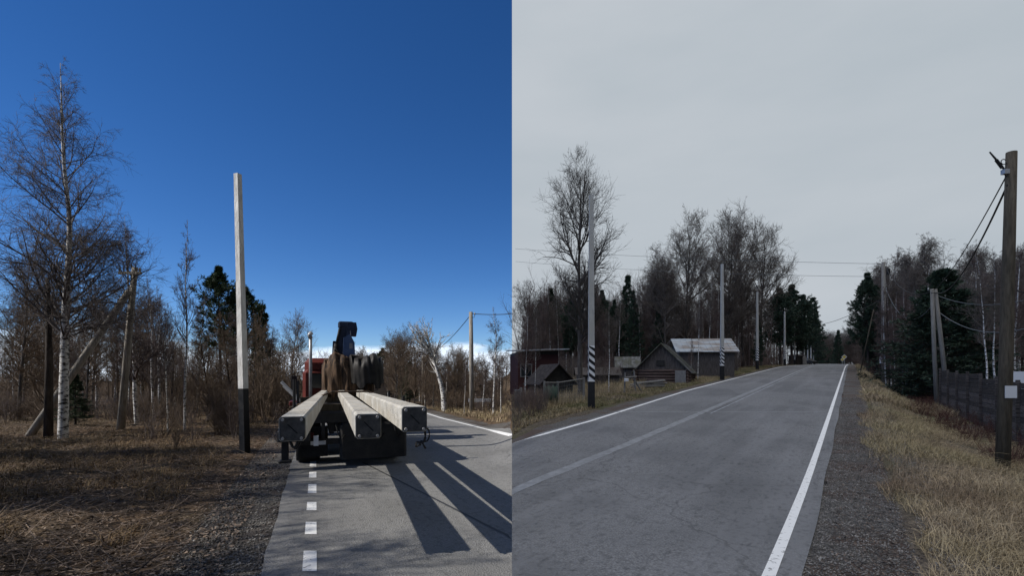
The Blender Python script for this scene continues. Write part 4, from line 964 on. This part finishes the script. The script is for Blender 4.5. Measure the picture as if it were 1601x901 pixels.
# ---- striped posts
def striped(px, d, top, label, nst=5):
    x_, y_, _ = at(px, d); z_ = float(terrain(x_, y_)); H = zat(top, d)-z_; w0, w1 = .135, .085
    ro = empty('striped_post', (x_, y_, z_), 0, label, 'utility post', 'striped concrete posts along the overcast road')
    def W(z): return w0+(w1-w0)*z/H
    zb = 1.12; zs = 2.62
    def seg(nm, m, a, b): 
        wa, wb = W(max(a,0)), W(b); return MB().quadbox([(-wa,-wa,a),(wa,-wa,a),(wa,wa,a),(-wa,wa,a),(-wb,-wb,b),(wb,-wb,b),(wb,wb,b),(-wb,wb,b)]).build(nm, m, ro)
    seg('black_base', M['black_paint'], -.2, zb); st = seg('striped_band', M['white_band'], zb, zs); seg('shaft', M['concrete_grey'], zs, H)
    m = MB(); step = (zs-zb)/nst
    for k in range(nst):                                  # slanting black bars on the faces, running down to the right
        a = zb+k*step+.16; w = W(a)+.002; e = .004; h = .15; dz = .20
        for (p, q) in (((-w,-w),(w,-w)),((w,w),(-w,w)),((-w,w),(-w,-w))):
            (xa,ya),(xb,yb) = p, q; nx_, ny_ = (yb-ya), -(xb-xa); l = math.hypot(nx_,ny_); nx_, ny_ = nx_/l*e, ny_/l*e
            lo = max(zb+.004, a-dz*.5)
            m.quadbox([(xa,ya,a+dz*.4),(xb,yb,max(zb+.003,a-dz*.6)),(xb+nx_,yb+ny_,max(zb+.003,a-dz*.6)),(xa+nx_,ya+ny_,a+dz*.4),
                       (xa,ya,min(zs,a+dz*.4+h)),(xb,yb,min(zs,a-dz*.6+h)),(xb+nx_,yb+ny_,min(zs,a-dz*.6+h)),(xa+nx_,ya+ny_,min(zs,a+dz*.4+h))])
    m.build('stripes', M['black_paint'], st)
    return ro
labs = ['nearest and tallest striped post, in front of the tall bare tree', 'second striped post, beside the tin-roofed shed', 'third striped post, right of the tin-roofed shed against the dark wood',
        'fourth striped post, just where the road crests', 'fifth striped post, beyond the crest, left of the dark bus shelter']
for (px, d, top), l in zip([(924.5,21.4,305),(1129,41,413),(1184,59.5,457),(1227,83,487),(1242.5,110,508)], labs): striped(px, d, top, l)
for (px, d, top), l in zip([(1246,112,510),(1257.5,140,537),(1263,148,533),(1268,145,541),(1272,152,548)], ['grey post close behind the fifth striped post','small grey post right of the bus shelter','taller grey post over the bus shelter','distant grey post under the last spruce','farthest thin grey post at the bend']):
    x_, y_, z_ = at(px, d); square_post('concrete_post', (x_, y_, z_), (x_, y_, zat(top, d)), .13, .09, [(-.3, 1.1, M['black_paint'], 'painted_base'), (1.1, zat(top,d)-z_, M['concrete_grey'], 'shaft')], l, cat='utility post')

# ---- wooden poles on the right
x, y = (1568.5-CX)/F*11.0, 11.0; z = gz(x, y); H = zat(238, y)-z
bp = empty('utility_pole', (x, y, z), 0, 'big weathered wooden pole at the right edge with a white notice on it', 'utility pole')
lx = (1581.5-CX)/F*y-x
MB().tube([(-.03,0,-.5),(lx*.33,0,H*.33),(lx*.66,0,H*.66),(lx,0,H)],[.128,.120,.108,.095],18).build('pole', M['pole_wood'], bp, True)
zz = zat(613, y)-z; MB().box(lx*zz/H-.135,lx*zz/H+.115,-.142,-.132,zz-.13,zz+.13).build('notice', M['sheet_white'], bp)
zz = zat(269, y)-z; MB().box(lx-.20,lx-.09,-.06,.04,zz-.05,zz+.05).build('bracket', M['alu'], bp)
MB().tube([(lx-.15,-.02,zz+.02),(lx-.38,-.03,zz+.28),(lx-.50,-.03,zz+.42)],[.022,.020,.014],8).tube([(lx-.22,-.02,zz+.08),(lx-.36,-.03,zz+.25)],.034,8).build('cable_clamp', M['steel_dark'], bp)
t = np.linspace(0, 4.4, 14); MB().tube([(lx-.17+.055*math.cos(a+.6), 0, zz+.22+.055*math.sin(a+.6)) for a in t]+[(lx-.08,0,zz+.20)],.010,6).build('hook', M['steel_dark'], bp)
t = np.linspace(0,1,8); MB().tube([(lx-.15-.05*math.sin(a*3.1), -.05, zz-.02-.10*a) for a in t],.006,5).build('cable_tail', M['wire'], bp)
bpt = lambda py: (x+lx*(zat(py,y)-z)/H-.1, y-.03, zat(py, y))
poleB = bpt
mid, (mx,my,mz,mh) = wood_pole(1382, 42, 410, .17, 'wooden pole with a small white box on the bank right of the overcast road', M['pole_grey'], lean=-.004)
MB().bevbox(-.36,-.16,-.14,.02,2.05,2.55,.02).build('meter_box', M['sheet_white'], mid)
MB().tube([(.16,-.05,mh-.5),(.34,-.1,mh-.5)],.02,6).bevbox(.18,.40,-.2,.0,mh-1.05,mh-.55,.03).build('lamp_head', M['steel_dark'], mid)
# slanting stay of that pole
x2,y2,z2 = at(1344, 52); tag(MB().tube([(x2,y2,z2-.2),((1366-CX)/F*51,51,zat(484,51))],[.06,.045],8).build('leaning_pole', M['pole_wood'], None, True),'thin grey leaning pole in front of the tall dark pine','pole')
tw = empty('twin_pole', at(1468, 30), 0, 'pair of wooden poles leaning together in front of the great dark spruce', 'utility pole')
z0 = tw.location[2]; ht = zat(452, 30)-z0
MB().tube([(-.10,.0,-.4),(-.28,.0,ht*.5),(-.40,.0,ht)],[.12,.11,.10],10).build('pole', M['pole_grey'], tw, True)
MB().tube([(.38,-.3,-.5),(.05,-.15,ht*.5),(-.24,-.02,ht-.02)],[.13,.12,.10],10).build('brace', M['pole_grey'], tw, True)
MB().tube([(-.5,-.06,ht-.25),(-.1,-.16,ht-.25)],.02,6).build('bolt', M['steel_dark'], tw)
MB().tube([(-.62,0,ht-.1),(-.62,0,ht+.08)],[.05,.03],8).build('insulator', M['porcelain'], tw, True)
twt = (tw.location[0]-.35, 30, z0+ht-.1)
# cables of the overcast place
wire(poleB(272), twt, .35, .014, 'thin twisted cable from the clamp of the big pole')
wire(poleB(290), (twt[0]+.25, 30.05, twt[2]-.1), .75, .022, 'thick black cable from the big pole down to the twin pole')
wire(twt, (mx+.1, my, mz+mh-.35), 1.0, .022, 'black cable from the twin pole to the pole with the white box')
wire((twt[0],30.1,twt[2]-.9), (mx+.1, my, mz+mh-2.0), 1.6, .016, 'slack grey cable below the black one by the twin pole', 'wire_grey')
wire((twt[0]+.3,30,twt[2]-.3), ((1600-CX)/F*24, 24, zat(470,24)), .35, .016, 'grey cable leading right from the twin pole', 'wire_grey')
wire((twt[0]+.4,30,twt[2]-1.3), ((1610-CX)/F*22, 22, zat(512,22)), .6, .020, 'lower grey cable leading right from the twin pole', 'wire_grey')
wire((mx,my,mz+mh-.15), ((560-CX)/F*62, 62, zat(362,62)) if False else (.4, 62, zat(389,62)), .25, .015, 'upper long power line across the overcast sky', 'wire_grey', 40)
wire((mx,my,mz+mh-1.2), (.4, 60, zat(409,60)), .35, .014, 'lower long power line across the overcast sky', 'wire_grey', 40)
wire((mx,my+.1,mz+mh-3.0), ((1276-CX)/F*104, 104, zat(508,104)), .5, .030, 'dark cable crossing the road towards the conifer row')
wire((poleB(455)[0]+.2, 10.9, zat(455,10.9)), (13.5,10.0,zat(500,10)), .1, .016, 'short black cable leaving the big pole to the right')

# ---- dark plank fence on the right
def plank_fence(a, b, H0, H1, label, name='plank_fence'):
    ax, ay = a; bx_, by_ = b; L = math.hypot(bx_-ax, by_-ay); dirx, diry = (bx_-ax)/L, (by_-ay)/L
    ro = empty(name, (ax, ay, 0), math.atan2(diry, dirx), label, 'fence'); npan = max(2, round(L/2.6)); pl = L/npan; rg_ = random.Random(5)
    for k in range(npan):
        zb0 = gz(ax+dirx*(k+.5)*pl, ay+diry*(k+.5)*pl)-.05; H = H0+(H1-H0)*(k+.5)/npan+rg_.uniform(-.06,.06); m = MB(); n = 11
        for j in range(n):
            h0 = zb0+H*j/n; tlt = rg_.uniform(-.003,.003)
            yo = rg_.uniform(-.02,.0); m.quadbox([(k*pl+.03,-.01+yo,h0+.003-tlt),(k*pl+pl-.03,-.01+yo,h0+.003+tlt),(k*pl+pl-.03,.02,h0+.003+tlt),(k*pl+.03,.02,h0+.003-tlt),
                       (k*pl+.03,-.01+yo,h0+H/n-.012-tlt),(k*pl+pl-.03,-.01+yo,h0+H/n-.012+tlt),(k*pl+pl-.03,.02,h0+H/n-.003+tlt),(k*pl+.03,.02,h0+H/n-.003-tlt)])
        m.build('panel', M['fence_board'], ro)
    for k in range(npan+1):
        zb0 = gz(ax+dirx*k*pl, ay+diry*k*pl); H = H0+(H1-H0)*k/npan
        MB().box(k*pl-.05,k*pl+.05,-.11,-.015,zb0-.3,zb0+H+.05).build('post', M['fence_board'], ro)
    return ro
fa = ((1472-CX)/F*29, 29.0); fb = ((1640-CX)/F*13.5, 13.5)
plank_fence(fa, fb, 2.25, 1.9, 'long dark plank fence below the road bank on the right')
fb2 = ((1440-CX)/F*34, 34.0)
# white metal panel behind
x, y = (1592-CX)/F*19, 19.0; z = gz(x,y)
ro = empty('white_panel', (x, y, z), R(-20), 'white metal panel rising behind the dark fence at the right edge', 'panel')
MB().box(-.35,1.6,-.02,.02,.2,2.25).build('sheet', M['sheet_white'], ro); 
for s in (-.30,.6,1.5): MB().box(s-.03,s+.03,.02,.07,-.2,2.2).build('post', M['post_grey'], ro)

# ---- huts and sheds
def gable_house(name, loc, rz, W, D, wall_h, ridge_h, over, wallm, roofm, label, cat, gablem=None, logs=False, thick=.06, ridge_axis='y', rib=0):
    """front gable at local y=0, ridge running along local y"""
    ro = empty(name, loc, rz, label, cat); w = W/2
    if logs:
        m = MB(); n = max(3, int(wall_h/.2)); r = wall_h/n/2
        for k in range(n):
            zc = r+2*r*k
            m.tube([(-w-.22,0,zc),(w+.22,0,zc)], r*1.04, 10).tube([(-w-.22,D,zc),(w+.22,D,zc)], r*1.04, 10)
            m.tube([(-w,-.22,zc+r*.3),(-w,D+.22,zc+r*.3)], r*1.02, 10).tube([(w,-.22,zc+r*.3),(w,D+.22,zc+r*.3)], r*1.02, 10)
        m.build('log_wall', wallm, ro, True)
    else:
        MB().box(-w,w,0,D,-.3,wall_h).build('wall', wallm, ro)
        m = MB(); k = -w
        while k < w-.05:                                  # cover boards standing proud of the wall
            m.box(k+.02,k+.05,-.02,-.002,-.2,wall_h-.02); k += .17
        m.build('cover_boards', wallm, ro)
    g = MB().prism([(-w,wall_h+.003),(w,wall_h+.003),(0,ridge_h)],1,.02,D-.02).build('gable', gablem or wallm, ro)
    s = (ridge_h-wall_h)/w
    roof = empty_part = None
    m = MB()
    for sg in (-1,1):
        ex = sg*(w+over); ez = wall_h-over*s
        m.quadbox([(0,-over,ridge_h+.02),(ex,-over,ez+.02),(ex,D+over,ez+.02),(0,D+over,ridge_h+.02),(0,-over,ridge_h+.02+thick),(ex,-over,ez+.02+thick),(ex,D+over,ez+.02+thick),(0,D+over,ridge_h+.02+thick)])
    rf = m.build('roof', roofm, ro)
    if rib:
        m = MB(); k = -over+.1
        while k < D+over:
            for sg in (-1,1):
                ex = sg*(w+over); ez = wall_h-over*s
                m.quadbox([(0,k,ridge_h+.02+thick),(ex,k,ez+.02+thick),(ex,k+.04,ez+.02+thick),(0,k+.04,ridge_h+.02+thick),(0,k,ridge_h+.05+thick),(ex,k,ez+.05+thick),(ex,k+.04,ez+.05+thick),(0,k+.04,ridge_h+.05+thick)])
            k += rib
        m.build('roof_ribs', roofm, rf)
    return ro
x, y, z = at(1034, 38); z = float(terrain(x,y))-.05
hut = gable_house('log_cabin', (x, y, z), R(-24), 3.7, 4.6, 1.08, 2.95, .32, M['log'], M['slate'], 'small low log cabin with a dark board gable and grey slate roof', 'cabin', M['old_board'], logs=True, rib=.3)
MB().box(1.0,1.75,-.30,-.22,.0,1.0).build('leaning_board', M['post_grey'], hut)
x, y, z = at(1113, 46); z = float(terrain(x,y))-.25
shed = gable_house('board_shed', (x+1.8, y+1.0, z), R(84), 4.0, 4.7, 2.55, 3.65, .35, M['old_board'], M['tin'], 'dark board shed with a pale tin roof behind the second striped post', 'shed', rib=.5)
MB().box(-.5,.5,-.05,-.022,.1,1.9).build('door', M['old_board'], shed)
x, y, z = at(845, 35); z = float(terrain(x,y))
rh = empty('red_house', (x, y, z-.1), R(8), 'dark red house with a flat pale metal roof behind the wire fence', 'house')
MB().box(-1.55,1.25,0,4,-.3,2.55).build('wall', M['red_wall'], rh)
MB().quadbox([(-1.75,-.5,2.72),(1.9,-.5,2.86),(1.9,4.4,3.1),(-1.75,4.4,2.98),(-1.75,-.5,2.80),(1.9,-.5,2.94),(1.9,4.4,3.18),(-1.75,4.4,3.06)]).build('roof', M['tin'], rh)
MB().prism([(-1.55,2.553),(1.25,2.553),(1.25,2.85),(-1.55,2.72)],1,.05,3.95).build('gable', M['tarp_dark'], rh)
f = MB().box(-1.4,-.6,-.05,-.003,1.0,1.9).build('window', M['post_grey'], rh); MB().box(-1.34,-.66,-.06,-.052,1.06,1.84).build('pane', M['glass'], f)
x, y, z = at(872, 31); z = float(terrain(x,y))-.15
gable_house('dark_hut', (x, y, z), R(18), 2.0, 2.6, 1.0, 2.0, .25, M['tarp_dark'], M['shaded_board'], 'dark shade-toned hut with a steep gable in front of the red house', 'hut', M['tarp_dark'])  # walls and roof coloured near black for the shadow the hut stands in
x, y, z = at(996, 45); z = float(terrain(x,y))-.2
gable_house('small_shed', (x, y, z), R(80), 1.8, 1.7, 1.5, 2.25, .25, M['old_board'], M['slate'], 'small shed with a corrugated grey roof left of the log cabin', 'shed', rib=.18)
x, y, z = at(965, 41); z = float(terrain(x,y))-.2
gable_house('low_shed', (x, y, z), R(86), 2.2, 3.2, .95, 1.45, .2, M['old_board'], M['old_board'], 'long low dark shed between the nearest striped post and the log cabin', 'shed')
MB().box(-.35,.25,-.06,-.03,1.35,1.75).build('hatch', M['tarp_dark'], hut)
# woodpile and leaning rails by the cabin
x, y, z = at(1013, 33)
m = MB(); rg_ = random.Random(4)
for k in range(9): m.tube([(-1.2+rg_.uniform(-.3,.3),rg_.uniform(-.3,.3),.06+.03*k),(1.2+rg_.uniform(-.3,.3),rg_.uniform(-.3,.3),.10+.05*k)],.045,6)
o = m.build('rail_heap', M['post_grey'], None); o.location=(x,y,gz(x,y)); o.rotation_euler=(0,0,.4); tag(o,'heap of grey fence rails on the grass before the log cabin','timber')
x, y, z = at(981, 30); z = gz(x, y)
ro = empty('broken_gate', (x, y, z), .3, 'broken grey gate posts with a white plastic canister hung on them', 'gate')
for k,(a,b) in enumerate([((-.2,0,-.2),(-.15,0,1.15)),((.55,0,-.2),(.5,.1,1.25)),((1.1,.1,-.1),(.5,.1,.75)),((-.2,-.05,.85),(.6,-.02,.9))]): MB().tube([a,b],.05,7).build('post' if k<2 else 'rail', M['post_grey'], ro)
o = MB().bevbox(x-.22,x+.02,y-.25,y-.09,z+.62,z+.80,.03).build('canister', M['sheet_white'], None); tag(o,'small white canister hanging on the broken gate','canister')

# ---- wire fence with green netting
def wfence(pts, label, net=None):
    ro = empty('wire_fence', pts[0], 0, label, 'fence'); P = [np.array(p)-np.array(pts[0]) for p in pts]
    for p in P: MB().box(p[0]-.045,p[0]+.045,p[1]-.045,p[1]+.045,p[2]-.2,p[2]+1.12).build('post', M['post_grey'], ro)
    for a, b in zip(P[:-1], P[1:]):
        MB().tube([a+np.array([0,0,1.05]), b+np.array([0,0,1.05])],.03,6).build('rail', M['post_grey'], ro)
    m = MB()
    for q,(a, b) in enumerate(zip(P[:-1], P[1:])):
        n = 16
        for k in range(1,n):
            c = a+(b-a)*k/n; m.tube([c+np.array([0,0,.1]), c+np.array([0,0,1.03])],.005,3,False)
        for k in range(7): m.tube([a+np.array([0,0,.1+.15*k]), b+np.array([0,0,.1+.15*k])],.004,3,False)
    m.build('wire_mesh', M['wire_grey'], ro)
    if net is not None:
        a, b = P[net], P[net+1]; n=14; V=[]; 
        for k in range(n+1):
            c = a+(b-a)*k/n; off = .05*math.sin(k*1.3)
            V += [(c[0],c[1]-.08+off,c[2]+.02),(c[0],c[1]-.06+off*.5,c[2]+.98-.12*abs(math.sin(k*.7)))]
        o = mesh('netting', V, [(2*k,2*k+2,2*k+3,2*k+1) for k in range(n)], M['net_green'], ro, True)
        md = o.modifiers.new('thickness','SOLIDIFY'); md.thickness = .012
    return ro
def gp(px, d): x_, y_, _ = at(px, d); return (x_, y_, gz(x_, y_))
wfence([gp(851, 22.2), gp(872, 23.4), gp(913, 24.6)], 'grey wire fence with a strip of green netting by the nearest striped post', 0)
wfence([gp(803, 22.0), gp(814, 22.2)] if False else [gp(806, 23.0), gp(815, 22.6)], 'short grey fence end at the left edge of the overcast place')

# ---- far roadside
x, y, z = at(1250, 118)
ro = empty('bus_shelter', (x, y, z), R(20), 'small dark bus shelter with a pale rounded front beyond the crest', 'shelter')
MB().box(-1.6,1.2,0,1.6,-.4,2.0).build('wall', M['tarp_dark'], ro); MB().prism([(-1.8,2.0),(1.4,2.0),(1.2,2.25),(-1.6,2.3)],1,-.3,1.8).build('roof', M['old_board'], ro)
MB().prism([(.4,.1),(1.5,.1),(1.5,1.5),(1.25,1.9),(.7,1.9),(.4,1.5)],1,-.6,-.45).build('front', M['post_grey'], ro)
# a parked car, dark, on the verge
x, y, z = at(1262, 125)
car = empty('parked_car', (x, y, z), R(-70), 'small dark car parked on the verge beyond the crest', 'car')
MB().prism([(-2.1,.35),(2.1,.35),(2.15,.75),(1.3,.92),(.8,1.42),(-.9,1.45),(-1.5,.98),(-2.15,.9)],1,-.8,.8).build('body', M['steel_dark'], car)
MB().prism([(1.15,.95),(.75,1.36),(-.85,1.38),(-1.35,.98)],1,-.815,.815).build('windows', M['glass'], car)
for sx in (-1.35,1.35):
    for sy in (-.78,.78): MB().tube([(sx,sy-.1,.32),(sx,sy+.1,.32)],.32,14).build('wheel', M['rubber'], car, True)
# signs
def dsign(px, d, zc, s, diamond, label, rz):
    x_, y_, z_ = at(px, d); ro = empty('road_sign', (x_, y_, z_), rz, label, 'road sign'); h = zat(zc, d)-z_
    MB().tube([(0,.05,-.3),(0,.05,h+.3)],.04,8).build('post', M['alu'], ro)
    if diamond:
        MB().prism([(-s,h),(0,h-s),(s,h),(0,h+s)],1,-.02,.0).build('plate', M['sheet_white'], ro)
        q = s*.74; MB().prism([(-q,h),(0,h-q),(q,h),(0,h+q)],1,-.026,-.021).build('yellow_field', M['sign_yellow'], ro)
    else:
        MB().prism([(s*math.cos(a*math.pi/8),h+s*math.sin(a*math.pi/8)) for a in range(16)],1,-.02,.0).build('plate', M['sheet_white'], ro)
        q = s*.8; MB().prism([(q*math.cos(a*math.pi/8),h+q*math.sin(a*math.pi/8)) for a in range(16)],1,-.026,-.021).build('field', M['sign_yellow'], ro)
    return ro
dsign(1320, 84, 558.5, .40, True, 'yellow diamond road sign on the right at the crest', R(-25))
dsign(1317, 86, 562.5, .24, False, 'small round road sign left of the yellow diamond', R(-25))

# ---- grass of the overcast place
rg = np.random.default_rng(92)
bank = lambda x_, y_: (x_ > xr_right(y_)+1.0+.9*vnoise(x_, y_, 1.1, 8)+.2*(y_ < 8)-.15)&(x_ < xr_right(y_)+3.2+3.5*vnoise(x_, y_, 1.6, 21)+1.5*(y_ < 9))
d = 3.5+26*rg.random(170000)**1.8; e = 1.0+7.5*rg.random(170000); x_ = xr_right(d)+e; k = bank(x_, d)&(x_ < d*1.12+1)
k &= (vnoise(x_, d, .8, 11)*.6+vnoise(x_, d, 2.3, 12)*.6) > .12+rg.random(len(d))*.75
x_, d = x_[k], d[k]; B = np.stack([x_, d, ground(x_, d)-.02], -1)
grass('bank_grass', B, rg, (.08,.34), (.002,.005), M['straw_dull'], 'pale dry grass on the near bank right of the overcast road', (.3,2.4))
d = 24+60*rg.random(60000)**1.2; x_ = xr_right(d)+1.5+6.5*rg.random(60000); B = np.stack([x_, d, ground(x_, d)-.02], -1)
grass('bank_grass', B, rg, (.15,.5), (.008,.018), M['straw_dull'], 'dry grass on the far bank right of the overcast road', (.2,1.2))
# flopped long stalks
n = 5000; d = 4+16*rg.random(n)**1.5; x_ = xr_right(d)+2.2+5*rg.random(n); B = np.stack([x_, d, ground(x_, d)+.02], -1); a = rg.uniform(-.6,2.2,n)
P, Rr = grow(rg, B, np.stack([np.cos(a), -np.sin(a)*.6, rg.uniform(.1,.7,n)], -1), rg.uniform(.3,.9,n), np.full(n,.0028), 6, -1.2, .12, .5); V, Q = tubes([(P,Rr,3)])
tag(mesh('bent_stalks', V, Q, M['straw_dull']), 'bent dead stalks lying over the near right bank', 'grass', kind='stuff')
d = 12+70*rg.random(120000)**1.3; e = .7+9*rg.random(120000)**1.2; x_ = xr_right(d)-9.1-e; k = x_ > .03; x_, d = x_[k], d[k]; B = np.stack([x_, d, ground(x_, d)-.02], -1)
grass('verge_grass', B, rg, (.05,.22), (.006,.014), M['straw_green'], 'mixed green and straw grass on the verge left of the overcast road', (.2,1.2))
d = 18+30*rg.random(16000); px = rg.uniform(803, 1010, 16000); x_ = (px-CX)/F*d; k = x_ < xr_right(d)-11.5; x_, d = x_[k], d[k]; B = np.stack([x_, d, ground(x_, d)-.02], -1)
grass('weed_stalks', B, rg, (.2,.6), (.005,.010), M['straw_dull'], 'taller dead weeds around the wire fence', (.05,.6))
B = []; n = 46000; d = 4.3+22*rg.random(n)**1.7; x_ = xr_right(d)+.30+2.1*rg.random(n); B = np.stack([x_, d, np.maximum(terrain(x_, d)-.012, ground(x_, d)*(x_ > xr_right(d)+1.7)-9*(x_ <= xr_right(d)+1.7))], -1)
pebbles('loose_gravel', B, rg, (.005,.015), M['stone'], 'loose gravel on the shoulder right of the overcast road')
n = 9000; d = 4.3+14*rg.random(n)**1.5; x_ = xr_right(d)+.6+2.6*rg.random(n); B = np.stack([x_, d, np.maximum(terrain(x_, d)-.01, ground(x_, d)+.004)], -1)
sz = rg.uniform(.008,.024,n)[:,None]; u = norm(rg.normal(0,1,(n,3))*np.array([1,1,.35])); w = norm(np.cross(u, rg.normal(0,.4,(n,3))+np.array([0,0,1.])))
V = np.stack([B-u*sz, B+w*sz*.5, B+u*sz, B-w*sz*.5], 1).reshape(-1,3)
tag(mesh('dead_leaves', V, np.arange(n*4).reshape(-1,4), M['leaf_dull']), 'reddish dead leaves on the shoulder right of the overcast road', 'leaves', kind='stuff')
# unused stock
for o in list(scene.objects):
    if o.parent is None and o.type in ('EMPTY','MESH') and 'label' not in o and 'kind' not in o:
        for c in list(o.children): bpy.data.objects.remove(c)
        bpy.data.objects.remove(o)
